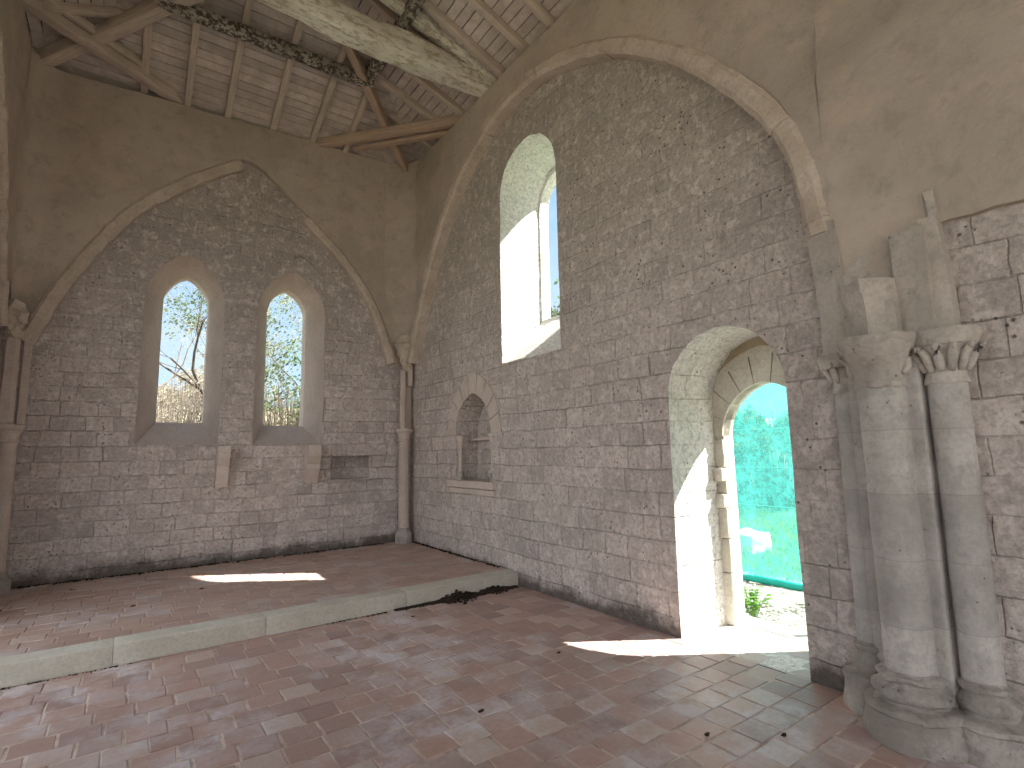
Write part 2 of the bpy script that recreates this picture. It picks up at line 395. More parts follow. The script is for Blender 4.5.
def holed(name, P, outer, holes, outs, mats, back_d):
    """wall with splayed openings. P(u,z,d)->Vector (d depth behind the face); holes: list of (front loop, [(loop, depth, mat)...])"""
    bm = bmesh.new()
    def fill(loops, d, mi):
        es = []; allv = []
        for lp in loops:
            vs = [bm.verts.new(P(u, z, d)) for u, z in lp]; allv.append(vs)
            for i in range(len(vs)): es.append(bm.edges.new((vs[i], vs[(i+1) % len(vs)])))
        r = bmesh.ops.triangle_fill(bm, use_beauty=True, edges=es)
        for g in r['geom']:
            if isinstance(g, bmesh.types.BMFace): g.material_index = mi
        return allv
    fr = fill([outer]+[h[0] for h in holes], 0, 0)
    bk = fill([outer]+[h[1][-1][0] for h in holes], back_d, 0)
    n = len(outer)
    for i in range(n):
        j = (i+1) % n; bm.faces.new((fr[0][i], fr[0][j], bk[0][j], bk[0][i]))
    for hi, (lp, stages) in enumerate(holes):
        prev = fr[hi+1]
        for si, (lp2, d, mi) in enumerate(stages):
            cur = bk[hi+1] if si == len(stages)-1 else [bm.verts.new(P(u, z, d)) for u, z in lp2]
            for i in range(len(cur)):
                j = (i+1) % len(cur)
                f = bm.faces.new((prev[i], prev[j], cur[j], cur[i])); f.material_index = mi; f.smooth = False
            prev = cur
    bmesh.ops.recalc_face_normals(bm, faces=bm.faces)
    return obj(name, bm, mats)

# right wall: window, doorway, small pointed niche
W0 = arch_loop(4.45, 5.62, 2.73, 4.97, 5.57, pointed=False, jit=.014, seed=1)
W1 = arch_loop(4.56, 5.58, 3.36, 4.97, 5.50, pointed=False, jit=.01, seed=1)
D0 = arch_loop(1.965, 3.02, 0.0, 2.05, 2.585, pointed=False, jit=.010, seed=2)
D1 = arch_loop(1.965, 3.00, 0.0, 2.05, 2.585, pointed=False, jit=.006, seed=2)
N0 = arch_loop(5.88, 6.84, 1.20, 1.84, 2.42, jit=.004, seed=3)
N1 = arch_loop(5.92, 6.80, 1.20, 1.84, 2.38)
CUPR = None
def PRW(u, z, d): return Vector((XR+d, u, z))
outer_r = [(-4.2, 0-.05), (9.0, -.05), (9.0, 6.36), (-4.2, 6.36)]
def sub_outer(o, n=10):
    r = []
    for i in range(len(o)):
        a, b = o[i], o[(i+1) % len(o)]
        for k in range(n): r.append((a[0]+(b[0]-a[0])*k/n, a[1]+(b[1]-a[1])*k/n))
    return r
dz0 = [(u, z-.0) for u, z in D0]
wr = holed('wall_right', PRW, sub_outer(outer_r), [
    (W0, [(W1, .65, 1), (W1, .80, 1)]),
    (D0, [(D1, .65, 1), (D1, .80, 1)]),
    (N0, [(N1, .34, 0), (N1, .80, 0)])],
    None, [M['mas_r'], M['white']], .80)
struct(wr)
bm = bmesh.new(); g = []
for i in range(60):
    y = 1.0-5.1*(i/59); zt = 2.90+.05*nz(y*3, 8)+.03*nz(y*11, 3)
    g.append([bm.verts.new((XR-.105+.012*nz(y*2, k*.6, 7), y, -.02+(zt+.02)*k/16)) for k in range(17)]+[bm.verts.new((XR+.03, y, zt))])
for a, b in zip(g[:-1], g[1:]):
    for k in range(17): bm.faces.new((a[k], b[k], b[k+1], a[k+1]))
bm.faces.new(g[0]+[bm.verts.new((XR+.03, 1.0, -.02))])
bmesh.ops.recalc_face_normals(bm, faces=bm.faces); o = obj('wall_right_facing', bm, M['mas_r'], wr)
# niche back wall sits inside the recess
bm = bmesh.new(); box(bm, XR+.34, XR+.44, 5.80, 6.95, 1.1, 2.5)
nb = obj('wall_right', bm, M['mas_r']); nb.parent = wr

# back wall: two splayed lancets and a wall cupboard
def PBW(u, z, d): return Vector((u, YB+d, z))
A0 = arch_loop(.035, .985, 1.76, 3.72, 4.41, jit=.012, seed=4)
A1 = arch_loop(.26, .835, 2.085, 3.80, 4.245, jit=.008, seed=4)
B0 = arch_loop(1.42, 2.40, 1.74, 3.74, 4.42, jit=.012, seed=5)
B1 = arch_loop(1.64, 2.235, 2.06, 3.83, 4.275, jit=.008, seed=5)
CU = [(2.545+(.62)*i/8, 1.56) for i in range(8)]+[(3.165, 1.56-.35*i/6) for i in range(6)]+[(3.165-.62*i/8, 1.21) for i in range(8)]+[(2.545, 1.21+.35*i/6) for i in range(6)]
CU = [(u+nz(u*8, z*8, 2)*.012, z+nz(u*8, z*8, 5)*.012) for u, z in CU]
wb = holed('wall_back', PBW, sub_outer([(-2.2, 0), (4.8, 0), (4.8, 6.36), (-2.2, 6.36)]), [
    (A0, [(A1, .50, 1), (A1, .72, 1)]), (B0, [(B1, .50, 1), (B1, .72, 1)]), (CU, [(CU, .30, 0), (CU, .72, 0)])],
    None, [M['mas_b'], m_stone('splay_stone', (.60, .52, .48), (.52, .45, .41), pits=.3, strength=.3)], .72)
struct(wb)
bm = bmesh.new(); box(bm, 2.45, 3.28, YB+.30, YB+.40, 1.13, 1.65)
o = obj('wall_back', bm, M['mas_b']); o.parent = wb

# left wall: solid by the corner, unseen open arches added towards the camera to admit sky light
def PLW(u, z, d): return Vector((XL-d, u, z))
G1 = arch_loop(2.9, 6.5, .05, 3.6, 5.7, pointed=True); G3 = arch_loop(-3.7, -.3, .05, 3.6, 5.7)
wl = holed('wall_left', PLW, sub_outer(outer_r), [(g, [(g, .7, 0)]) for g in (G1, G3)], None, [M['mas_l']], .7)
struct(wl)
def PFW(u, z, d): return Vector((u, -4.0-d, z))
G4 = arch_loop(-.6, 3.2, .05, 2.8, 4.8)  # unseen opening behind the camera, added to let sky light in
wf = holed('wall_front', PFW, sub_outer([(-2, -.05), (4.8, -.05), (4.8, 6.36), (-2, 6.36)]), [(G4, [(G4, .7, 0)])], None, [M['mas_s']], .7)
struct(wf)

# ------------------------------------------------------------------ arches (outer edge of the wall ribs) and plaster above
AR = crom([(8.22, 3.15), (8.00, 3.65), (7.55, 4.54), (7.00, 5.26), (6.52, 5.70), (5.95, 6.03), (5.31, 6.22), (4.66, 6.23), (4.11, 6.10), (3.42, 5.79), (2.86, 5.39), (2.40, 4.94), (2.02, 4.46), (1.75, 4.04), (1.58, 3.59), (1.50, 3.03)], 5)
AR = [(p[0], p[1]) for p in [(v.x, v.y) for v in [Vector((a[0], a[1])) for a in AR]]]
AB = crom([(-1.16, 3.0), (-1.02, 3.37), (-.83, 3.84), (-.57, 4.34), (-.2, 4.91), (.34, 5.45), (.80, 5.80), (1.08, 5.97), (1.35, 5.93), (1.75, 5.62), (2.17, 5.26), (2.74, 4.72), (3.17, 4.14), (3.44, 3.49), (3.55, 3.1)], 6)
AB = [(v[0], v[1]) for v in AB]
def fillet(d, r=.42):
    return 0 if d >= r else r-math.sqrt(max(0, r*r-(r-d)**2))
def top_r(y): return 6.60+.025*nz(y*2.2, 1)+.012*nz(y*9, 2)
def top_b(x): return 6.50+.045*(x+1.27)/1.3*.9+.02*nz(x*2.5, 4)+.012*nz(x*9, 5)
def plaster_sheet(name, cols, lo, top, P, thick, parent, nr=22):
    """structured sheet: columns at cols, rows from lo(u) to top(u), a lip back to the masonry along both edges"""
    bm = bmesh.new(); G = []
    for u in cols:
        a, b = lo(u), top(u); col = [bm.verts.new(P(u, a, thick))]
        for k in range(nr+1):
            z = a+(b-a)*k/nr; col.append(bm.verts.new(P(u, z, 0)))
        col.append(bm.verts.new(P(u, b, thick+.1))); G.append(col)
    for c0, c1 in zip(G[:-1], G[1:]):
        for k in range(len(c0)-1): bm.faces.new((c0[k], c1[k], c1[k+1], c0[k+1]))
    bmesh.ops.recalc_face_normals(bm, faces=bm.faces)
    o = obj(name, bm, M['plaster'], parent, smooth=True, auto=math.radians(50)); return o
def interp(A, u):
    A = sorted(A)
    if u <= A[0][0]: return A[0][1]
    if u >= A[-1][0]: return A[-1][1]
    for (a, b), (c, d) in zip(A[:-1], A[1:]):
        if a <= u <= c: return b+(d-b)*(u-a)/(c-a+1e-9)
cols = sorted(set([round(p[0], 4) for p in AR]+[8.22+.05*i for i in range(1, 5)]+[1.48-.1*i for i in range(0, 58)]))
def lo_r(y):
    if y < 1.0: return 2.86+.03*nz(y*5, 3)
    if y < 1.51: return 2.45
    if y > 8.22: return 3.15
    return interp(AR, y)
def tp_(z): t = max(0.0, min(1.0, (z-3.2)/1.1)); return t*t*(3-2*t)
def P_r(y, z, d):
    x = PR + d + nz(y*.9, z*.9, 2)*.035 + nz(y*3, z*3, 5)*.010
    if d == 0:
        x -= fillet(PB-y, .42*tp_(z)+.001) if y < PB+.2 else 0
        x += .09*(1-tp_(z))*max(0, min(1, (y-7.6)/.4))
        t = max(0, min(1, (z-(4.12+.06*nz(y*1.5, 6)))/.22)); t = t*t*(3-2*t)
        e = max(0, min(1, (1.9-y)/.5)); x += .09*t*e-.045*e
        if y > 8.2: x = min(x, PR+.09)
    return Vector((x, y, z))
plaster_sheet('wall_right_plaster', cols, lo_r, top_r, P_r, .12, wr)
colsb = sorted(set([round(p[0], 4) for p in AB]+[PL+.02*i for i in range(3)]+[3.55+.05*i for i in range(1, 6)]))
def P_b(x, z, d):
    y = PB + d + nz(x*.9, z*.9, 12)*.03 + nz(x*3, z*3, 15)*.008
    if d == 0: y -= fillet(PR-x, .42*tp_(z)+.001)+fillet(x-PL, .28*tp_(z)+.001); y += .08*(1-tp_(z))*(1 if abs(x-1.2) > 1.9 else 0)
    return Vector((x, y, z))
plaster_sheet('wall_back_plaster', colsb, lambda x: interp(AB, x), top_b, P_b, .12, wb)
colsl = sorted(set([round(p[0], 4) for p in AR if p[0] > 4]))
def P_l(y, z, d):
    x = PL - d + nz(y*.9, z*.9, 22)*.02
    if d == 0: x += fillet(PB-y, .28*tp_(z)+.001)
    return Vector((x, y, z))
plaster_sheet('wall_left_plaster', colsl, lambda y: interp(AR, y), lambda y: 6.55, P_l, .12, wl)

# wall ribs
def rib(name, path, P, w, d0, d1, mat, label, seed=0, inner=True, jn=.42):
    """path (u,z) outer edge; P(u,z,d); rib occupies the w band inside the path, from depth d0 (front) to d1"""
    t = thing(name, label, 'arch rib'); cen = Vector((sum(p[0] for p in path)/len(path), 2.5))
    # cut in stones
    L_ = [0]
    for a, b in zip(path[:-1], path[1:]): L_.append(L_[-1]+math.hypot(b[0]-a[0], b[1]-a[1]))
    def at(s):
        for i in range(len(path)-1):
            if L_[i+1] >= s: break
        f = (s-L_[i])/(L_[i+1]-L_[i]+1e-9); a, b = path[i], path[i+1]
        return Vector((a[0]+(b[0]-a[0])*f, a[1]+(b[1]-a[1])*f))
    rnd = R_(seed+11); s = 0; tot = L_[-1]
    while s < tot-.02:
        ln = min(tot-s, jn*rnd.uniform(.8, 1.25)); bm = bmesh.new(); rings = []
        k = max(3, int(ln/.06)); jj = rnd.uniform(-.006, .006); jw = rnd.uniform(-.008, .008)
        for i in range(k+1):
            q = s+.0012+(ln-.0024)*i/k; p = at(min(tot, q)); e = .02; tg = (at(min(tot, q+e))-at(max(0, q-e))).normalized()
            nn = Vector((tg.y, -tg.x))
            if (cen-p).dot(nn) < 0: nn = -nn
            ring = []
            for a, dd in ((-.01, d1), (-.01, d0+.03), (.03, d0), (w-.035, d0), (w, d0+.035), (w, d1)):
                c = p+nn*(a+(jw if a > .1 else 0)); v = P(c.x, c.y, dd+(jj if dd < d1 else 0))
                v = v+noise.noise_vector(v*7)*.016+noise.noise_vector(v*22)*.004
                ring.append(v)
            rings.append(ring)
        loft(bm, rings); bmesh.ops.recalc_face_normals(bm, faces=bm.faces)
        obj('rib_stone', bm, mat, t)
        s += ln
    return t
def P0r(u, z, d): return Vector((PR+d, u, z))
def P0b(u, z, d): return Vector((u, PB+d, z))
def P0l(u, z, d): return Vector((PL-d, u, z))
rib('arch_rib', AR, P0r, .155, -.06, .14, M['rib'], 'long pale stone wall rib arching over the window and doorway', 1)
i0 = min(range(len(AB)), key=lambda i: abs(AB[i][0]-1.08)); i1 = min(range(len(AB)), key=lambda i: abs(AB[i][0]-2.12))
rib('arch_rib', AB[:i0+1], P0b, .15, -.03, .14, M['rib'], 'stone wall rib climbing left of the left lancet window', 2)
rib('arch_rib', AB[i1:], P0b, .13, -.03, .14, M['rib'], 'broken stone wall rib right of the right lancet window', 3)
rib('arch_rib', [p for p in AR if p[0] > 4.6], P0l, .12, -.015, .14, M['rib'], 'stone wall rib at the left edge of the photo', 4)

# ------------------------------------------------------------------ roof
TP = math.tan(math.radians(22))
def zb(y): return 6.60+(8.30-y)*TP      # underside of the back slope rafters
def zr(x): return 6.70+(3.76-x)*TP
def zl(x): return 6.66+(x+1.17)*TP
XM = 1.27
def board_slope(bm, col, pts_fn, n, rnd, th=.02):
    for k in range(n):
        quad = pts_fn(k)
        if quad is None: continue
        r = rnd.random(); off = rnd.uniform(-.003, .003)
        lo_ = [bm.verts.new(p+Vector((0, 0, off))) for p in quad]; hi = [bm.verts.new(p+Vector((0, 0, th+off))) for p in quad]
        fs = [bm.faces.new(lo_), bm.faces.new(hi[::-1])]
        for i in range(4): fs.append(bm.faces.new((lo_[i], hi[i], hi[(i+1) % 4], lo_[(i+1) % 4])))
        for f in fs:
            for l in f.loops: l[col] = (r, r, r, 1)
bm = bmesh.new(); col = bm.loops.layers.float_color.new('rnd'); rnd = R_(5); RH = .095; bwid = .118
def qb(k):
    y1 = 9.35-k*bwid; y0 = y1-bwid+.013
    if y0 < XM: return None
    ins = max(0, 8.3-y1)-.25
    x0, x1 = -1.3+ins-.3, 3.8-ins+.3
    if x1 <= x0+.05: return None
    return [Vector((x0, y1, zb(y1)+RH)), Vector((x1, y1, zb(y1)+RH)), Vector((x1, y0, zb(y0)+RH)), Vector((x0, y0, zb(y0)+RH))]
board_slope(bm, col, qb, 40, rnd)
def qr(k):
    x1 = 4.7-k*bwid; x0 = x1-bwid+.013
    if x0 < XM-.1: return None
    yt = 9.1 if x1 > 3.9 else 8.3-(3.76-x1)+.1
    return [Vector((x1, -4.8, zr(x1)+RH)), Vector((x1, yt, zr(x1)+RH)), Vector((x0, yt, zr(x0)+RH)), Vector((x0, -4.8, zr(x0)+RH))]
board_slope(bm, col, qr, 40, rnd)
def ql(k):
    x1 = -2.1+k*bwid; x0 = x1+bwid-.013
    if x0 > XM+.1: return None
    yt = 9.1 if x1 < -1.3 else 8.3-(x1+1.17)+.1
    return [Vector((x1, -4.8, zl(x1)+RH)), Vector((x1, yt, zl(x1)+RH)), Vector((x0, yt, zl(x0)+RH)), Vector((x0, -4.8, zl(x0)+RH))]
board_slope(bm, col, ql, 40, rnd)
bmesh.ops.recalc_face_normals(bm, faces=bm.faces)
ceil = obj('ceiling', bm, M['board']); struct(ceil)
bm = bmesh.new(); u = RH+.035
a = [Vector(p) for p in ((-2.42, 9.4, zb(9.4)+u), (5.107, 9.4, zb(9.4)+u), (5.107, -4.9, zr(5.107)+u), (XM, -4.9, zr(XM)+u), (XM, 5.56, zr(XM)+u), (-2.42, -4.9, zl(-2.42)+u))]
v = [bm.verts.new(p) for p in a]
bm.faces.new((v[0], v[1], v[4])); bm.faces.new((v[1], v[2], v[3], v[4])); bm.faces.new((v[0], v[4], v[3], v[5]))
r = bmesh.ops.extrude_face_region(bm, geom=list(bm.faces))
for g in r['geom']:
    if isinstance(g, bmesh.types.BMVert): g.co.z += .06
cv = obj('ceiling_light_block', bm, M['cover'], ceil)  # dark sheet added above the boards; stops light and darkens their gaps
# gable filler above the front wall
bm = bmesh.new(); vs = []
for y in (-4.0, -4.5):
    vs.append([bm.verts.new(p) for p in ((-1.97, y, 6.3), (4.6, y, 6.3), (4.6, y, zr(4.6)+RH), (XM, y, zr(XM)+RH), (-1.97, y, zl(-1.97)+RH))])
bm.faces.new(vs[0]); bm.faces.new(vs[1][::-1])
for i in range(5): bm.faces.new((vs[0][i], vs[1][i], vs[1][(i+1) % 5], vs[0][(i+1) % 5]))
bmesh.ops.recalc_face_normals(bm, faces=bm.faces)
o = obj('wall_front_gable', bm, M['mas_s'], wf)

def tb(name, label, cat, p0, p1, w, h, mat, group=None, **k):
    o = beam(name, p0, p1, w, h, mat, **k); return tag(o, label, cat, group)
h2 = RH/2
order = ['nearest the left corner', 'second from the left corner', 'third from the left corner', 'third from the right corner', 'second from the right corner', 'nearest the right corner']
for i, x in enumerate((-.13, .37, .88, 1.50, 2.10, 2.62)):
    run = min(x+1.17, 3.76-x)+.02 if x > -.5 else .9
    ye = 8.3-min(x+1.10, 3.72-x)
    tb('rafter', 'grey wooden rafter sloping up over the lancet windows, '+order[i], 'rafter', (x, 8.95, zb(8.95)+h2), (x, max(ye, 5.75), zb(max(ye, 5.75))+h2), .085, RH, M['rafter'], 'rafters over the lancet wall', seed=20+i, amp=.006)
lab = ['tucked behind the corner tie', 'just above the corner tie', 'between the corner tie and the big log', 'hidden partly behind the big log', 'first on the camera side of the big log', 'second on the camera side of the big log', 'third on the camera side of the big log']
for i, y in enumerate((7.52, 6.98, 6.48, 5.95, 5.42, 4.90, 4.38)):
    xe = max(XM+.03, 3.76-(8.2-y)); 
    tb('rafter', 'grey rafter over the doorway wall, '+lab[i], 'rafter', (4.5, y, zr(4.5)+h2), (xe, y+.05, zr(xe)+h2), .095, RH, M['rafter'], 'rafters over the doorway wall', seed=40+i, amp=.007)
for i, y in enumerate((7.52, 6.98, 6.48, 5.95)):
    xe = min(XM-.03, -1.17+(8.36-y))
    tb('rafter', 'grey wooden rafter over the left wall, '+['nearest the corner', 'second from the corner', 'third from the corner', 'fourth from the corner'][i], 'rafter', (-1.8, y, zl(-1.8)+h2), (xe, y, zl(xe)+h2), .09, RH, M['rafter'], 'rafters over the left wall', seed=60+i, amp=.006)
# purlins under the rafters
tb('purlin', 'dark purlin mottled with white lichen under the lancet wall rafters', 'purlin', (-.05, 7.03, zb(7.03)-.085), (2.60, 7.03, zb(7.03)-.085), .13, .15, M['purlin'], seed=70, amp=.01)
tb('purlin', 'speckled purlin crossing above the big white log', 'purlin', (2.54, 7.06, zr(2.54)-.08), (2.54, 1.0, zr(2.54)-.08), .13, .15, M['purlin'], seed=71, amp=.01)
tb('purlin', 'weathered purlin high above the left wall', 'purlin', (-.02, 7.06, zl(-.02)-.08), (-.02, 1.0, zl(-.02)-.08), .12, .14, M['rafter'], seed=72, amp=.01)
# hips and corner ties
tb('hip_beam', 'brown squared hip beam rising from the corner above the corner tie', 'beam', (3.70, 8.24, 6.55), (1.35, 5.89, 7.47), .11, .15, M['hip'], seed=80)
tb('hip_beam', 'pale hip beam rising from the top left corner of the roof', 'beam', (-1.22, 8.36, 6.56), (1.25, 5.89, 7.50), .15, .16, M['rafter'], seed=81)
tb('corner_tie', 'brown timber tie across the corner between lancet wall and doorway wall', 'beam', (2.08, 8.50, 6.63), (3.98, 6.56, 6.72), .12, .13, M['hip'], seed=82)
tb('corner_tie', 'dark cracked brace lying just under the right corner tie', 'beam', (2.72, 8.12, 6.57), (3.86, 6.86, 6.62), .10, .05, M['hip'], seed=83)
tb('corner_tie', 'grey double timber tie across the top left corner', 'beam', (.42, 8.50, 6.63), (-1.66, 7.20, 6.71), .14, .13, M['rafter'], seed=84)
tb('corner_tie', 'thin grey timber lying on the top left corner tie', 'beam', (.50, 8.46, 6.74), (-1.62, 7.10, 6.83), .08, .09, M['rafter'], seed=85)
# truss: big irregular log and principal rafters
def wf_(t): return 1+.12*math.sin(t*9+1)+.10*nz(t*6, 3)-.18*max(0, t-.8)*3
tb('tie_beam', 'massive crooked whitewashed log tie beam spanning the room', 'beam', (-1.6, 5.80, 6.66), (3.98, 5.80, 6.72), .30, .33, M['tie'], seed=90, amp=.022, round_=.55, wfn=wf_, bow=.03, n=70)
tb('principal_rafter', 'crooked pale principal rafter rising from the big log end', 'beam', (3.92, 5.66, 6.80), (1.35, 5.70, 7.50), .13, .17, M['tie'], seed=91, amp=.012)
tb('principal_rafter', 'pale principal rafter rising from the left end of the big log', 'beam', (-1.4, 5.72, 6.80), (1.22, 5.70, 7.50), .13, .17, M['rafter'], seed=92, amp=.012)
tb('king_post', 'short timber post standing on the middle of the big log', 'post', (1.28, 5.76, 6.78), (1.28, 5.76, 7.60), .16, .16, M['rafter'], seed=93, roll=Vector((0, 1, 0)))
tb('ridge_beam', 'ridge beam along the top of the roof', 'beam', (XM, 5.9, 7.60), (XM, -4.2, 7.60), .10, .16, M['rafter'], seed=94)

# ------------------------------------------------------------------ floors
def tiles(name, x0, x1, y0, y1, z, mat, tw, th, seed, gap=.010, ph=0):
    rnd = R_(seed); bm = bmesh.new(); col = bm.loops.layers.float_color.new('rnd')
    y = y0; row = 0
    while y < y1-.02:
        yy = min(y+th, y1); x = x0-rnd.uniform(0, tw)
        while x < x1:
            a, b = max(x, x0), min(x+tw*rnd.choice((1, 1, 1, .98, 1.03)), x1)
            if b-a > .03:
                r = rnd.random(); tz = rnd.uniform(-.003, .003); tx, ty = rnd.uniform(-.010, .010), rnd.uniform(-.010, .010)
                g = gap/2; c = .006; top = []; mid = []; bot = []
                jr = [rnd.uniform(-.003, .003) for _ in range(8)]
                for q, (u, w) in enumerate(((a+g, y+g), (b-g, y+g), (b-g, yy-g), (a+g, yy-g))):
                    u += jr[q]; w += jr[q+4]
                    su = 1 if q in (0, 3) else -1; sw = 1 if q < 2 else -1
                    zz = z+tz+tx*(u-(a+b)/2)+ty*(w-(y+yy)/2)
                    top.append(bm.verts.new((u+c*su, w+c*sw, zz))); mid.append(bm.verts.new((u, w, zz-.003))); bot.append(bm.verts.new((u, w, z-.02)))
                fs = [bm.faces.new(top)]
                for i in range(4):
                    j = (i+1) % 4
                    fs += [bm.faces.new((top[i], mid[i], mid[j], top[j])), bm.faces.new((mid[i], bot[i], bot[j], mid[j]))]
                for f in fs:
                    for l in f.loops: l[col] = (r, r, r, 1)
            x = x+tw if b < x+tw+.02 else b
        y += th; row += 1
    bmesh.ops.recalc_face_normals(bm, faces=bm.faces)
    return obj(name, bm, mat)
fl = struct(tiles('floor', -1.36, 3.90, 1.55-.196*28, 5.36, 0, M['tile'], .215, .196, 3))
bm = bmesh.new(); box(bm, -1.9, 4.78, -4.7, 5.40, -.12, -.004); o = obj('floor_mortar_bed', bm, M['mortar'], fl)
tl = tiles('floor_door_tiles', 3.90, 4.60, 1.94, 3.07, 0, M['tile'], .215, .196, 8); tl.parent = fl
# raised platform at the lancet end
pt = thing('altar_platform', 'raised tiled platform with a pale stone edge under the lancet windows', 'platform')
tp = tiles('tiled_top', -1.36, 3.88, 5.56, 8.42, HZ, M['tile_p'], .215, .17, 4); tp.parent = pt
bm = bmesh.new(); box(bm, -1.36, 3.88, 5.50, 8.42, .0, HZ-.006); obj('platform_fill', bm, M['mortar'], pt)
rnd = R_(9); x = -1.36
for ln in (1.34, 1.1, 1.35, .95, .7):
    x1 = min(3.875, x+ln)
    obj('kerb_stone', rough_box(x+.0008, x1-.0008, 5.345+rnd.uniform(-.002, .002), 5.565, 0, HZ+.004, cuts=6, amp=.003, sc=2, bev=.004, seed=x), M['kerb'], pt, smooth=True, auto=math.radians(40)); x = x1

# black soil gathered along the step, loose clods
def clod(bm, x, y, z, r, rnd, flat=.6):
    t = bmesh.ops.create_icosphere(bm, subdivisions=1, radius=r)
    a = rnd.uniform(0, 6)
    for v in t['verts']:
        q = v.co*(1+rnd.uniform(-.3, .3)); v.co = Vector((q.x*math.cos(a)*1.3-q.y*math.sin(a), q.x*math.sin(a)+q.y*math.cos(a), q.z*flat))+Vector((x, y, z+r*flat*.6))
rnd = R_(31); bm = bmesh.new()
for i in range(1500):
    t = rnd.random(); x = 2.30+1.52*t; wd = .045+.16*math.sin(PI*min(1, max(0, (t-.15)/.85)))*(.6+.4*math.sin(t*17))
    dq = abs(rnd.gauss(0, .45))*wd; clod(bm, x, 5.335-dq, max(0, .6*(wd-.05)-dq*.5)*rnd.random(), rnd.uniform(.006, .020), rnd)
for i in range(160):
    x = rnd.choice((rnd.uniform(-1, .1), rnd.uniform(1.6, 2.2))); clod(bm, x, 5.335-abs(rnd.gauss(0, .012)), 0, rnd.uniform(.004, .010), rnd)
tag(obj('soil_debris', bm, M['dirt']), 'black soil and crumbs heaped along the foot of the stone step', 'debris', kind='stuff')
rnd = R_(32); bm = bmesh.new()
for i in range(700):
    if rnd.random() < .6: clod(bm, rnd.uniform(-1.2, 3.4), 8.40-abs(rnd.gauss(0, .04)), HZ, rnd.uniform(.006, .018), rnd)
    else: clod(bm, 3.86-abs(rnd.gauss(0, .025)), rnd.uniform(5.7, 8.2), HZ, rnd.uniform(.006, .016), rnd)
tag(obj('soil_debris', bm, M['dirt']), 'thin line of soil where the platform meets the walls', 'debris', kind='stuff')
cl = [((1.86, 2.99), 'small black clod alone on the middle of the tiled floor'), ((2.86, 3.42), 'small black clod on the tiles left of the sunlit doorway patch'),
      ((2.35, 5.02), 'clod lying just in front of the soil heap by the step'), ((2.72, 1.98), 'tiny clod on the tiles in front of the doorway'),
      ((3.05, 1.72), 'tiny clod on the tiles nearest the clustered pier')]
rnd = R_(33)
for (x, y), lb in cl:
    bm = bmesh.new(); clod(bm, x, y, .001, .014, rnd, .5); clod(bm, x+.016, y+.003, .001, .011, rnd, .5); tag(obj('dirt_clod', bm, M['dirt']), lb, 'clod', 'loose clods on the lower floor')
for (x, y), lb in [((-.95, 7.25), 'dark crumb on the platform nearest the left edge'), ((-.45, 7.85), 'dark crumb on the platform near the foot of the lancet wall'), ((.72, 6.95), 'dark crumb on the platform left of the sun patch'), ((.1, 6.6), 'dark crumb on the platform left of centre')]:
    bm = bmesh.new(); clod(bm, x, y, HZ+.001, .015, rnd, .45); clod(bm, x+.02, y, HZ+.001, .011, rnd, .45); tag(obj('dirt_clod', bm, M['dirt']), lb, 'clod', 'loose crumbs on the platform')

# ------------------------------------------------------------------ clustered pier
caps = {}
pier = thing('clustered_pier', 'clustered stone pier of three round shafts beside the doorway', 'pier')
def shaft_prof(r, z0, z1): return [(r*1.01, z0), (r, z0+.02), (r*.985, z1)]
def base_prof(r, R, h):
    return [(R*1.0, 0), (R*1.02, .03), (R*.97, h*.30), (R*.93, h*.42), (R*.98, h*.46), (R*.94, h*.52), (r*1.40, h*.56), (r*1.36, h*.60), (r*1.56, h*.66), (r*1.54, h*.74), (r*1.30, h*.79), (r*1.16, h*.84), (r*1.18, h*.87), (r*1.33, h*.90), (r*1.30, h*.95), (r*1.04, h*.975), (r*1.03, h)]
def octo(t, z, h=.2):
    k = max(0, 1-z/h) ; a = (t % (PI/2))-PI/4
    return 1+k*.10*(1/max(.71, math.cos(a))-1)*1.2
SH = [(3.80, 1.535, .070, .165, 'narrow'), (3.605, 1.265, .122, .245, 'wide'), (3.735, .985, .092, .215, 'mid')]
for i, (x, y, r, R, nme) in enumerate(SH):
    hb = (.40, .36, .36)[i]
    obj('shaft', lathe(shaft_prof(r, hb-.01, 1.96), x, y, 32, .004, 4, i), M['pier'], pier, smooth=True)
    obj('shaft_base', lathe(base_prof(r, R, hb), x, y, 44, .013, 9, i+3, shape=octo), M['base'], pier, smooth=True, auto=math.radians(55))
    # capital: flaring bell
    zc = 1.95; Rc = r*1.75 if i != 1 else r*1.62
    cp = [(r*1.0, zc-.02), (r*1.06, zc-.012), (r*1.07, zc+.008), (r*1.01, zc+.02), (r*1.05, zc+.07), (r*1.25, zc+.13), (r*1.50, zc+.18), (Rc, zc+.215), (Rc*.98, zc+.225)]
    caps[x] = obj('capital', lathe(cp, x, y, 40, .022 if i != 2 else .009, 12, i+7), M['cap'], pier, smooth=True, auto=math.radians(60))
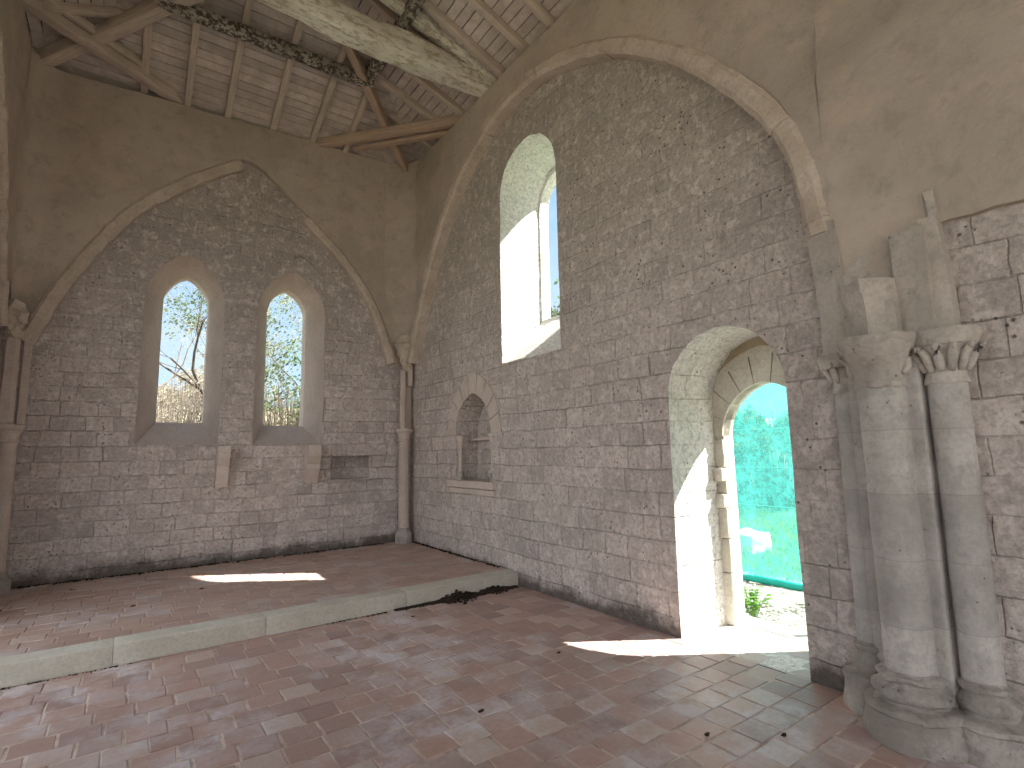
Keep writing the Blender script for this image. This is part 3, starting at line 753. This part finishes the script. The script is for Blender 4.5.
# carved leaves on the right-hand capital: fingers curling from the bell
def taper_tube(bm, pts, rads, seg=8, flat=1.0):
    rings = []
    for i, p in enumerate(pts):
        p = Vector(p); q = Vector(pts[min(i+1, len(pts)-1)])-Vector(pts[max(0, i-1)]); q.normalize()
        s = q.orthogonal().normalized(); t = q.cross(s)
        rings.append([p+(s*math.cos(a)+t*math.sin(a)*flat)*rads[i] for a in [2*PI*k/seg for k in range(seg)]])
    loft(bm, rings)
def leaf_caps(cx, cy, r, zc, angs, nm_='carved_leaf', rr=.019, lift=.9, outk=1.0):
    for j, a in enumerate(angs):
        bm = bmesh.new(); c, s = math.cos(a), math.sin(a)
        pts = [(cx+c*k, cy+s*k, z) for k, z in ((r*1.05, zc+.05), (r*1.22, zc+.09), (r*1.45*outk, zc+.14), (r*1.78*outk, zc+.18*lift+.01), (r*1.95*outk, zc+.205*lift), (r*1.88*outk, zc+.175*lift))]
        taper_tube(bm, pts, (rr*.9, rr*1.2, rr*1.2, rr*1.05, rr*.9, rr*.45), 8)
        wob(bm, .004, 20, j); bmesh.ops.recalc_face_normals(bm, faces=bm.faces)
        obj(nm_, bm, M['cap'], caps[cx], smooth=True)
leaf_caps(3.735, .985, .092, 1.95, [PI*.72, PI*.87, PI*1.02, PI*1.17, PI*1.32, PI*1.5])
leaf_caps(3.605, 1.265, .122, 1.95, [PI*.62, PI*1.45], rr=.018, outk=.86)
leaf_caps(3.80, 1.535, .070, 1.95, [PI*.62, PI*.95], rr=.014, lift=.85, outk=1.05)
# abacus slabs following the shafts
for i, (x, y, r, R, nme) in enumerate(SH):
    Rc = (.150, .205, .175)[i]; z0 = 2.165
    ap = [(Rc*.88, z0-.02), (Rc*.93, z0), (Rc*.96, z0+.015), (Rc*1.0, z0+.025), (Rc*1.02, z0+.05), (Rc*1.0, z0+.065), (Rc*.8, z0+.07)]
    if i == 0: ap = [(a, b-.045) for a, b in ap]
    obj('abacus', lathe(ap, x, y, 40, .006, 10, i+20), M['cap'], pier, smooth=True, auto=math.radians(45))
# core masonry and narrow strips between the shafts
obj('core', rough_box(3.735, 3.93, 1.00, 1.50, 0, 2.16, cuts=8, amp=.005, seed=1), M['pier'], pier, smooth=True, auto=math.radians(35))
obj('angle_strip', rough_box(3.64, 3.76, 1.085, 1.165, .20, 2.14, cuts=6, amp=.004, sc=5, bev=.012, seed=2), M['pier'], pier, smooth=True, auto=math.radians(35))
obj('angle_strip', rough_box(3.70, 3.80, 1.385, 1.425, .20, 2.14, cuts=6, amp=.004, sc=5, bev=.012, seed=3), M['pier'], pier, smooth=True, auto=math.radians(35))
obj('plinth', rough_box(3.66, 3.93, .88, 1.56, 0, .17, cuts=6, amp=.016, sc=6, bev=.03, seed=4), M['base'], pier, smooth=True, auto=math.radians(50))
obj('plinth', rough_box(3.58, 3.80, 1.00, 1.40, 0, .12, cuts=6, amp=.016, sc=6, bev=.03, seed=5), M['base'], pier, smooth=True, auto=math.radians(50))

# stubs of the lost vault ribs on top of the capitals
spg = thing('rib_springer', 'broken stubs of vault ribs standing on the clustered pier capitals', 'rib springer')
def prism(poly, z0, z1, lean=(0, 0), amp=.006, seed=0, mat='pier', ztop=None):
    """poly (x,y) plan lofted upwards with curvature; ztop: per-vertex extra height"""
    bm = bmesh.new(); rings = []; n = 12; m = len(poly); P2 = []
    for i in range(m):
        a, b = poly[i], poly[(i+1) % m]
        for k in range(3): P2.append((a[0]+(b[0]-a[0])*k/3, a[1]+(b[1]-a[1])*k/3))
    for k in range(n+1):
        t = k/n; rings.append([Vector((x+lean[0]*t*t, y+lean[1]*t*t, z0+(z1-z0)*t+(ztop(x, y)*t if ztop else 0))) for x, y in P2])
    loft(bm, rings); bmesh.ops.recalc_face_normals(bm, faces=bm.faces); wob(bm, amp, 9, seed)
    return bm
def sp(bm): return obj('rib_stub', bm, M['stub'], spg, smooth=True, auto=math.radians(30))
sp(prism([(3.90, 1.655), (3.735, 1.625), (3.70, 1.44), (3.90, 1.40)], 2.17, 3.09, (0, .045), seed=1))
sp(prism([(3.90, 1.47), (3.64, 1.44), (3.60, 1.395), (3.60, 1.36), (3.90, 1.34)], 2.22, 2.66, (-.01, .01), seed=2))
sp(prism([(3.90, 1.40), (3.585, 1.385), (3.515, 1.27), (3.60, 1.15), (3.90, 1.12)], 2.22, 2.585, (-.02, .015), seed=3))
sp(prism([(3.90, 1.19), (3.66, 1.16), (3.635, .985), (3.90, .96)], 2.22, 2.86, (-.0, .0), seed=4))
sp(prism([(3.90, 1.00), (3.665, .985), (3.69, .905), (3.90, .895)], 2.22, 2.90, (0, .03), seed=5))
sp(prism([(3.90, .985), (3.70, .975), (3.70, .93), (3.90, .93)], 2.86, 3.06, (0, .01), seed=6, amp=.009))
sp(prism([(3.90, 1.42), (3.72, 1.40), (3.73, 1.16), (3.90, 1.14)], 2.22, 2.80, (0, .02), seed=7, amp=.02))

# ------------------------------------------------------------------ engaged corner columns
def corner_column(x, y, r, z0, label, mirror=1, capz=1.95, stubs=(), bz=True):
    t = thing('corner_column', label, 'column')
    obj('shaft', lathe([(r, z0+.22), (r*.96, capz-.12)], x, y, 24, .003, 4, x), M['col'], t, smooth=True)
    obj('column_base', lathe([(r*1.62, z0), (r*1.62, z0+.13), (r*1.5, z0+.15), (r*1.45, z0+.17), (r*1.12, z0+.20), (r*1.2, z0+.22), (r*1.05, z0+.24)], x, y, 8, .006, 8, x), M['base'], t)
    obj('capital', lathe([(r*1.02, capz-.16), (r*1.15, capz-.15), (r*1.12, capz-.13), (r*1.0, capz-.12), (r*1.15, capz-.06), (r*1.42, capz-.01), (r*1.62, capz+.0), (r*1.64, capz+.045), (r*1.5, capz+.05)], x, y, 24, .006, 12, x), M['col'], t, smooth=True, auto=math.radians(50))
    for (sx, sy, sr, za, zb_, sg) in stubs:
        obj('upper_shaft', lathe([(sr, za), (sr*.97, zb_)], sx, sy, sg, .003, 5, sx), M['col'], t, smooth=sg > 8)
    return t
corner_column(3.70, 8.27, .088, HZ, 'slender round column in the corner between lancet wall and doorway wall', stubs=((3.665, 8.25, .052, 1.98, 2.98, 20), (3.80, 8.27, .055, 2.72, 3.10, 20), (3.79, 8.38, .09, 1.98, 3.15, 6)))
corner_column(-1.135, 8.21, .088, HZ, 'slender column with a double upper shaft at the left edge', stubs=((-1.05, 8.23, .045, 1.98, 2.97, 6), (-1.175, 8.17, .075, 1.98, 2.97, 6)))
# ragged remains of the corner capital high in each corner
for (x, y, z, lb, sd) in ((3.735, 8.27, 3.22, 'rough broken corbel high in the corner above the slender column', 1), (-1.19, 8.26, 3.08, 'rough broken corbel above the column at the left edge', 2)):
    k_ = 1.15 if sd == 1 else .72
    cbm = lathe([(a*k_, b) for a, b in [(.02, z-.24), (.05, z-.20), (.09, z-.08), (.12, z+.04), (.13, z+.10), (.16, z+.13), (.17, z+.20), (.13, z+.25), (.11, z+.36)]], x, y, 28, .035, 13, sd)
    wob(cbm, .022, 34, sd+4)
    tag(obj('broken_corbel', cbm, M['rib'], smooth=True, auto=math.radians(40)), lb, 'corbel')

# ------------------------------------------------------------------ altar corbels, cupboard sill, stand-in for a shadowed chip
def corbel(x0, x1, label, sd):
    bm = bmesh.new(); prof = [(0, 1.74), (-.27, 1.74), (-.275, 1.60), (-.21, 1.49), (-.185, 1.46), (-.19, 1.40), (-.12, 1.24), (-.11, 1.17), (0, 1.17)]
    rings = []
    for k in range(6):
        x = x0+(x1-x0)*k/5; rings.append([Vector((x, YB+.02+a, b)) for a, b in prof])
    loft(bm, rings); bmesh.ops.subdivide_edges(bm, edges=list(bm.edges), cuts=2, use_grid_fill=True)
    bmesh.ops.recalc_face_normals(bm, faces=bm.faces); wob(bm, .009, 9, sd)
    return tag(obj('stone_corbel', bm, M['voussoir'], smooth=True, auto=math.radians(35)), label, 'corbel')
corbel(.965, 1.115, 'pale stone corbel jutting below the gap between the lancet windows', 1)
corbel(2.15, 2.33, 'pale stone corbel jutting between the right lancet and the wall cupboard', 2)
bm = rough_box(2.49, 3.24, YB-.035, YB+.02, 1.165, 1.195, cuts=5, amp=.006, bev=.006)
tag(obj('cupboard_sill', bm, M['base'], smooth=True, auto=math.radians(40)), 'thin stone sill under the square recess in the lancet wall', 'sill')
bm = bmesh.new(); rr = []
for p in crom([(1.90, 4.66), (2.02, 4.70), (2.16, 4.62), (2.34, 4.46)], 5):
    x, z = p[0], p[1]; rr.append([Vector((x, YB-a, z+b)) for a, b in ((-.02, -.03), (.05, -.02), (.055, .02), (-.02, .035))])
loft(bm, rr); bmesh.ops.recalc_face_normals(bm, faces=bm.faces); wob(bm, .012, 12, 3)
tag(obj('shadowed_chip_ledge', bm, M['base']), 'dark stand-in for a shadowed chip, shaped as a moulding above the right lancet', 'ledge')  # dark stone strip added in place of a shadowed chip in the wall

# ------------------------------------------------------------------ niche
nich = thing('piscina_niche', 'small pointed wall niche with colonnettes between the corner and the doorway', 'niche')
inn = arch_loop(5.88, 6.84, 1.84, 1.84, 2.42, n=18); inn = inn[7:7+19]
out_ = arch_loop(5.66, 7.06, 1.84, 1.84, 2.72, n=18)[7:7+19]
cuts_ = [0, 2, 4, 6, 8, 10, 12, 14, 16, 18]
for a, b in zip(cuts_[:-1], cuts_[1:]):
    bm = bmesh.new(); rings = []
    for k in range(a, b+1):
        sh = .06 if k == a else (-.06 if k == b else 0)
        def lerp(L1, q): 
            i = int(min(len(L1)-2, max(0, math.floor(q)))); f = q-i; return (L1[i][0]+(L1[i+1][0]-L1[i][0])*f, L1[i][1]+(L1[i+1][1]-L1[i][1])*f)
        p, q = lerp(inn, k+sh), lerp(out_, k+sh)
        rings.append([Vector((XR+.05, *p)), Vector((XR-.012, *p)), Vector((XR-.012, *q)), Vector((XR+.05, *q))])
    loft(bm, rings); bmesh.ops.recalc_face_normals(bm, faces=bm.faces); wob(bm, .003, 12, a)
    obj('voussoir', bm, M['voussoir'], nich)
for y in (6.79, 5.93):
    sh = obj('colonnette', lathe([(.032, 1.30), (.031, 1.70)], XR+.045, y, 16, .001), M['voussoir'], nich, smooth=True)
    obj('colonnette_capital', lathe([(.034, 1.68), (.045, 1.69), (.038, 1.71), (.05, 1.76), (.072, 1.80), (.075, 1.835), (.06, 1.845)], XR+.045, y, 16, .004, 20, y), M['voussoir'], sh, smooth=True)
    obj('colonnette_base', lathe([(.062, 1.19), (.062, 1.25), (.05, 1.27), (.042, 1.30), (.03, 1.32)], XR+.045, y, 16, .003, 20, y), M['base'], sh, smooth=True)
obj('sill', rough_box(XR-.07, XR+.30, 5.80, 7.02, 1.10, 1.20, cuts=7, amp=.007, bev=.012, seed=3), M['voussoir'], nich, smooth=True, auto=math.radians(40))
obj('sill', rough_box(XR-.04, XR+.10, 5.82, 6.98, 1.015, 1.095, cuts=7, amp=.006, bev=.018, seed=4), M['voussoir'], nich, smooth=True, auto=math.radians(40))
obj('shelf', rough_box(XR+.24, XR+.36, 5.90, 6.83, 1.76, 1.80, cuts=5, amp=.004, bev=.008, seed=6), M['voussoir'], nich, smooth=True, auto=math.radians(40))

# ------------------------------------------------------------------ window and doorway frames of the doorway wall
def frame(name, inner, outer, x0, x1, mat, mat2=None):
    bm = bmesh.new()
    def ring(lp, x): return [bm.verts.new((x, u, z)) for u, z in lp]
    a, b, c, d = ring(inner, x0), ring(outer, x0), ring(outer, x1), ring(inner, x1); n = len(inner)
    for i in range(n):
        j = (i+1) % n
        bm.faces.new((a[i], a[j], b[j], b[i])); bm.faces.new((c[i], c[j], d[j], d[i])); bm.faces.new((d[i], d[j], a[j], a[i])); bm.faces.new((b[i], b[j], c[j], c[i]))
    bmesh.ops.recalc_face_normals(bm, faces=bm.faces); return bm
wf1 = arch_loop(4.64, 5.56, 3.38, 4.93, 5.42, pointed=False, jit=.006, seed=3)
wf0 = arch_loop(4.50, 5.64, 3.20, 4.97, 5.58, pointed=False)
o = struct(obj('window_1', frame('window_1', wf1, wf0, XR+.645, XR+.80, M['white']), M['white']))
# doorway: frame wall with pointed opening, stained fill above the voussoirs
dmat = [M['frame'], M['brown']]
O1 = arch_loop(2.065, 2.915, -.02, 1.70, 2.17, n=18, jit=.006, seed=5)
# inner face of the frame is hewn stone by stone on the left jamb, voussoirs round the head
Ov = arch_loop(1.80, 3.20, -.02, 1.70, 2.50, n=18)
O2 = arch_loop(1.60, 3.40, -.02, 2.05, 2.80, n=18, pointed=False)
bm = bmesh.new(); X0 = XR+.65; X1 = XR+.80
def ring(lp, x): return [bm.verts.new((x, u, z)) for u, z in lp]
a, b, b2, c, c1, d = ring(O1, X0), ring(Ov, X0), ring(Ov, X0+.012), ring(O2, X0+.012), ring(O2, X1), ring(O1, X1); n = len(O1)
for i in range(n):
    j = (i+1) % n
    for q, (A_, B_) in enumerate(((a, b), (b, b2), (b2, c), (c, c1), (c1, d), (d, a))):
        f = bm.faces.new((A_[i], A_[j], B_[j], B_[i])); f.material_index = 1 if q == 2 else 0
bmesh.ops.recalc_face_normals(bm, faces=bm.faces)
o = struct(obj('door_1', bm, dmat))
# voussoir joints: separate arch stones set on the frame face
vin = O1[7:7+19]; vout = arch_loop(1.86, 3.12, -.02, 1.70, 2.44, n=18)[7:7+19]
for a_, b_ in zip(range(0, 18, 2), range(2, 19, 2)):
    bm = bmesh.new(); rings = []
    for k in range(a_, b_+1):
        sh = .05 if k == a_ else (-.05 if k == b_ else 0); p, q = lerp(vin, k+sh), lerp(vout, k+sh)
        rings.append([Vector((X0+.10, *p)), Vector((X0-.022, *p)), Vector((X0-.022, *q)), Vector((X0+.10, *q))])
    loft(bm, rings); bmesh.ops.recalc_face_normals(bm, faces=bm.faces)
    obj('door_voussoir', bm, M['frame'], o)
z = 0.0; rnd = R_(71)
for h, prot in ((.46, .012), (.30, .008), (.28, .02), (.13, .085), (.11, .0), (.13, .10), (.26, .015)):
    yo = min(3.06, 2.915+.14)
    obj('door_jamb_stone', rough_box(X0-.02-prot*.55, X1-.004, 2.912, 3.02, z+.004, z+h, cuts=4, amp=.007, sc=9, bev=.012, seed=z), M['frame'], o, smooth=True, auto=math.radians(40))
    z += h
th = rough_box(4.60, 4.86, 1.97, 3.05, -.06, .012, cuts=6, amp=.006, bev=.012)
tag(obj('threshold_stone', th, M['voussoir'], smooth=True, auto=math.radians(40)), 'pale stone threshold at the foot of the doorway', 'threshold')

# ------------------------------------------------------------------ outside
bm = bmesh.new()
def ground_grid(bm, x0, x1, y0, y1, nx, ny, f):
    V = [[bm.verts.new((x0+(x1-x0)*i/nx, y0+(y1-y0)*j/ny, f(x0+(x1-x0)*i/nx, y0+(y1-y0)*j/ny))) for j in range(ny+1)] for i in range(nx+1)]
    for i in range(nx):
        for j in range(ny): bm.faces.new((V[i][j], V[i+1][j], V[i+1][j+1], V[i][j+1]))
gz = lambda x, y: -.10+.03*nz(x*1.3, y*1.3)+.012*nz(x*6, y*6)
ground_grid(bm, 4.8, 7.0, -4, 9.0, 44, 120, gz)
struct(obj('ground', bm, M['gravel'], smooth=True), 'sunlit gravel path outside the doorway', 'ground')
def hz(x, y):
    d = max(0, x-12)*.05+max(0, y-13)*.13
    return -.16+d+.10*nz(x*.3, y*.3)+.02*nz(x*2, y*2)
bm = bmesh.new(); ground_grid(bm, -45, 60, -45, 70, 110, 120, hz)
struct(obj('ground', bm, M['hill'], smooth=True), 'meadow and scrubby slope around the chapel', 'ground')
bm = bmesh.new(); gg = lambda x, y: hz(x, y)+.03; ground_grid(bm, 6.75, 18, 1, 16, 40, 50, gg)
struct(obj('ground', bm, M['grassg'], smooth=True), 'green meadow behind the teal netting', 'ground')
rnd = R_(50); bm = bmesh.new()
for i in range(1600):
    clod(bm, rnd.uniform(4.9, 6.5), rnd.uniform(1.6, 4.6), -.11, rnd.uniform(.010, .028), rnd, .7)
tag(obj('gravel', bm, M['gravel']), 'loose pale gravel outside the doorway', 'gravel', kind='stuff')
rnd = R_(51); bm = bmesh.new()
for i in range(9000):
    x = 6.9+rnd.random()**1.5*6; y = x*.56+rnd.uniform(-1.6, 1.6); z = gg(x, y); h = rnd.uniform(.05, .16); a = rnd.uniform(0, PI); w = .008+.004*x/6
    dx, dy = math.cos(a)*w, math.sin(a)*w; lx, ly = rnd.uniform(-.05, .05), rnd.uniform(-.05, .05)
    bm.faces.new([bm.verts.new(p) for p in ((x-dx, y-dy, z), (x+dx, y+dy, z), (x+lx, y+ly, z+h))])
tag(obj('grass', bm, M['grass']), 'long green grass growing beyond the netting', 'grass', kind='stuff')

# netting and its rolled foot
bm = bmesh.new(); V = []
for i in range(60):
    t = i/59; y = .9+4.6*t; xx = 6.62-.30*(y-2.6)/1.6*.5+.03*math.sin(y*5)+.015*math.sin(y*13); col_ = []
    for j in range(25): z = -.06+2.9*j/24; col_.append(bm.verts.new((xx+.02*math.sin(z*4+y*3), y, z)))
    V.append(col_)
for i in range(59):
    for j in range(24): bm.faces.new((V[i][j], V[i+1][j], V[i+1][j+1], V[i][j+1]))
net = thing('fence_netting', 'translucent teal mesh netting hung across outside the doorway', 'netting')
obj('mesh_sheet', bm, M['net'], net, smooth=True)
bm = bmesh.new(); pts = []; rad = []
for i in range(40):
    t = i/39; y = .9+4.6*t; pts.append((6.60-.30*(y-2.6)/1.6*.5, y, -.055+.008*math.sin(y*7))); rad.append(.042+.006*math.sin(y*4))
taper_tube(bm, pts, rad, 10); bmesh.ops.recalc_face_normals(bm, faces=bm.faces)
obj('rolled_foot', bm, M['hose'], net, smooth=True)
for y in (1.0, 5.4):
    bm = bmesh.new(); xx = 6.60-.30*(y-2.6)/1.6*.5; taper_tube(bm, [(xx+.05, y, -.2), (xx+.05, y, 1.4), (xx+.05, y, 2.86)], [.03]*3, 8); obj('post', bm, M['bark'], net)
# pale stone block behind the netting
tag(obj('stone_block', rough_box(8.1, 8.7, 4.85, 5.35, -.16, .20, cuts=6, amp=.05, sc=3, bev=.06, seed=9), M['rock'], smooth=True, auto=math.radians(40)), 'pale stone block lying in the grass behind the netting', 'stone')
# weeds by the jamb
def weed(name, x, y, z, h, n, label, sd, rr=.05):
    rnd = R_(sd); t = thing(name, label, 'plant'); bm = bmesh.new(); lb = bmesh.new()
    for i in range(n):
        a = rnd.uniform(0, 2*PI); hh = h*rnd.uniform(.45, 1); r0 = rnd.uniform(.02, .13)*h/.3
        p0 = Vector((x, y, z)); p1 = p0+Vector((math.cos(a)*r0*.5, math.sin(a)*r0*.5, hh*.6)); p2 = p0+Vector((math.cos(a)*r0, math.sin(a)*r0, hh))
        taper_tube(bm, [p0, p1, p2], [.004, .003, .002], 5)
        for k in range(4):
            c = p1.lerp(p2, k/3); b = rnd.uniform(0, 2*PI); d = Vector((math.cos(b), math.sin(b), rnd.uniform(-.1, .5))).normalized(); s = d.cross(Vector((0, 0, 1))).normalized(); ln = rr*rnd.uniform(.7, 1.3)
            q = [c, c+d*ln*.5+s*ln*.35, c+d*ln+Vector((0, 0, -.01)), c+d*ln*.5-s*ln*.35]
            m_ = c+d*ln*.5+Vector((0, 0, .008)); vs = [lb.verts.new(v) for v in q]; vm = lb.verts.new(m_)
            for g in range(4): lb.faces.new((vs[g], vs[(g+1) % 4], vm))
    obj('stems', bm, M['leaf'], t); obj('leaves', lb, M['leaf'], t); return t
weed('weed', 5.02, 3.04, -.11, .34, 16, 'bright green leafy weed growing outside by the doorway jamb', 5, .075)
weed('weed', 6.05, 2.98, -.11, .16, 8, 'small green weed in the gravel farther outside the doorway', 6, .05)

# trees
def tree(label, x, y, H, sd, depth=6, spread=.55, leaf=None, nleaf=0, trunk=.16, mats=('bark',), bare=True, lean=(0, 0), lsz=.07, name='bare_tree', low=.25):
    rnd = R_(sd); t = thing(name, label, 'tree'); bm = bmesh.new(); tips = []; z0 = hz(x, y)-.1
    def grow(p, d, ln, r, k):
        pts = [p]; rads = [r]; q = p.copy(); dd = d.copy(); n = 3
        for i in range(n):
            dd = (dd+Vector((rnd.gauss(0, .12), rnd.gauss(0, .12), rnd.gauss(.03, .07)))).normalized(); q = q+dd*(ln/n); pts.append(q.copy()); rads.append(r*(1-.35*(i+1)/n))
        taper_tube(bm, pts, rads, 6 if k > depth-3 else 4 if k > 1 else 3)
        if k <= 2: tips.extend(pts[1:])
        if k == 0: return
        m = rnd.choice((2, 3, 3)) if k > 1 else 3
        for j in range(m):
            a = rnd.uniform(0, 2*PI); s = dd.orthogonal().normalized(); s = Matrix.Rotation(a, 3, dd) @ s
            nd = (dd*(1-spread*rnd.uniform(.5, 1.1))+s*spread*rnd.uniform(.6, 1.2)+Vector((0, 0, .12))).normalized()
            grow(pts[-1] if j == 0 else pts[rnd.choice((-1, -2))], nd, ln*rnd.uniform(.62, .85), rads[-1]*rnd.uniform(.55, .8), k-1)
    grow(Vector((x, y, z0)), Vector((lean[0], lean[1], 1)).normalized(), H*low, trunk, depth)
    obj('branches', bm, M[mats[0]], t)
    if leaf and tips:
        lb = bmesh.new()
        for i in range(nleaf):
            c = rnd.choice(tips)+Vector((rnd.gauss(0, .10), rnd.gauss(0, .10), rnd.gauss(0, .10))); n_ = Vector((rnd.gauss(0, 1), rnd.gauss(0, 1), rnd.gauss(0, 1))).normalized(); s = n_.orthogonal().normalized(); u_ = n_.cross(s); w = lsz*rnd.uniform(.6, 1.3)
            lb.faces.new([lb.verts.new(c+s*w), lb.verts.new(c+u_*w*.6), lb.verts.new(c-s*w), lb.verts.new(c-u_*w*.6)])
        obj('leaves', lb, M[leaf], t)
    return t
tree('bare dark tree with forked branches seen through the left lancet', 1.30, 15.0, 9, 3, 7, .50, 'bud', 900, .17, lean=(-.02, 0), lsz=.03)
tree('thin bare tree at the left side of the left lancet view', -.6, 19, 10, 8, 7, .55, 'bud', 1500, .13, ('twig',), lsz=.03)
tree('leafy twiggy tree filling the upper right lancet', 3.25, 15.2, 8.4, 14, 7, .62, 'tleaf', 9000, .13, ('bark',), lsz=.04, name='leafy_tree', low=.24)
tree('pale twiggy tree behind the right lancet, lower than the leafy one', 4.1, 18, 8.5, 15, 7, .6, 'bud', 4500, .12, ('twig',), lsz=.04, low=.26)
tree('pale twiggy tree on the slope behind the middle of the lancet wall', 2.6, 24, 8.0, 21, 7, .6, 'bud', 3500, .12, ('twig',), lsz=.08, low=.18)
tree('pale bare tree far up the slope behind the left lancet', .4, 27, 7.0, 25, 7, .6, 'bud', 3000, .12, ('twig',), lsz=.08, low=.18)
tree('leafy tree seen through the tall window of the doorway wall', 13.6, 16.0, 11, 33, 6, .6, 'tleaf', 4000, .2, ('bark',), lsz=.10, name='leafy_tree')
tree('green tree behind the netting on the left of the doorway view', 16.5, 9.9, 7, 37, 5, .7, 'tleaf', 5000, .18, ('bark',), lsz=.14, name='leafy_tree', low=.16)
tree('green tree behind the netting on the right of the doorway view', 17.5, 7.6, 6.5, 39, 5, .7, 'tleaf', 5000, .18, ('bark',), lsz=.14, name='leafy_tree', low=.16)
# scrub on the slope
def scrub(label, x, y, R, H, n, mat, sd, leafm):
    rnd = R_(sd); bm = bmesh.new(); lb = bmesh.new(); t = thing('shrub', label, 'shrub')
    for i in range(n):
        a = rnd.uniform(0, 2*PI); r = R*math.sqrt(rnd.random()); bx, by = x+r*.5*math.cos(a), y+r*.5*math.sin(a); z = hz(bx, by)
        p0 = Vector((bx, by, z)); p1 = p0+Vector((math.cos(a)*r*.25, math.sin(a)*r*.25, H*rnd.uniform(.4, .6))); p2 = p0+Vector((math.cos(a)*r*.7+rnd.gauss(0, .15), math.sin(a)*r*.7+rnd.gauss(0, .15), H*rnd.uniform(.7, 1.1)))
        taper_tube(bm, [p0, p1, p2], [.014, .010, .005], 3)
        for k in range(5):
            c = p1.lerp(p2, rnd.random())+Vector((rnd.gauss(0, .1), rnd.gauss(0, .1), rnd.gauss(0, .1))); n_ = Vector((rnd.gauss(0, 1), rnd.gauss(0, 1), rnd.gauss(0, 1))).normalized(); s = n_.orthogonal().normalized(); u_ = n_.cross(s); w = .035*rnd.uniform(.6, 1.3)
            lb.faces.new([lb.verts.new(c+s*w), lb.verts.new(c+u_*w*.6), lb.verts.new(c-s*w), lb.verts.new(c-u_*w*.6)])
    obj('twigs', bm, M[mat], t); obj('leaves', lb, M[leafm], t)
scrub('pale dry scrub at the bottom of the left lancet view', .8, 14.2, 1.5, 3.1, 700, 'twig', 61, 'bud')
scrub('pale green scrub at the bottom of the right lancet view', 2.9, 13.8, 1.5, 3.1, 700, 'twig', 62, 'bud')
scrub('dense hedge bush beyond the meadow seen through the netting', 15.0, 8.0, 2.6, 2.4, 500, 'bark', 63, 'tleaf')

# ------------------------------------------------------------------ light
w = bpy.data.worlds.new('world'); bpy.context.scene.world = w; w.use_nodes = True; nt = w.node_tree; nt.nodes.clear()
out = nt.nodes.new('ShaderNodeOutputWorld'); bg = nt.nodes.new('ShaderNodeBackground'); L(nt, bg.outputs[0], out.inputs[0])
tc = nt.nodes.new('ShaderNodeTexCoord').outputs['Generated']
sep = N(nt, 'ShaderNodeSeparateXYZ'); L(nt, tc, sep.inputs[0])
c = mixc(nt, rng(nt, sep.outputs['Z'], -.02, .45), (.58, .78, .92), (.36, .58, .88))
c = mixc(nt, math_(nt, 'MULTIPLY', rng(nt, noi(nt, tc, 5, 5, .6), .45, .7), .35), c, (.80, .88, .95))
side = math_(nt, 'ADD', math_(nt, 'MULTIPLY', sep.outputs['X'], -.7), math_(nt, 'MULTIPLY', sep.outputs['Y'], -.7))
c = mixc(nt, rng(nt, side, -.25, .5), c, (1.75, 1.80, 1.85))
L(nt, c, bg.inputs[0]); bg.inputs[1].default_value = 1.0
sl = bpy.data.lights.new('sun', 'SUN'); sl.energy = 16; sl.angle = math.radians(.55); sl.color = (1.0, .96, .88)
so = bpy.data.objects.new('sun', sl); C.objects.link(so)
sd = Vector((-.83, .56, -1.10)).normalized(); so.rotation_euler = sd.to_track_quat('-Z', 'Y').to_euler(); so.location = (20, -10, 20)

sc = bpy.context.scene
sc.view_settings.view_transform = 'Standard'; sc.view_settings.look = 'None'; sc.view_settings.gamma = 1; sc.view_settings.use_curve_mapping = False
sc.view_settings.exposure = 0.32
sc.render.engine = 'CYCLES'
sc.cycles.max_bounces = 10; sc.cycles.diffuse_bounces = 6; sc.cycles.sample_clamp_indirect = 6; sc.cycles.transparent_max_bounces = 12
try:
    sc.cycles.use_denoising = True; sc.cycles.denoiser = 'OPENIMAGEDENOISE'
except Exception: pass
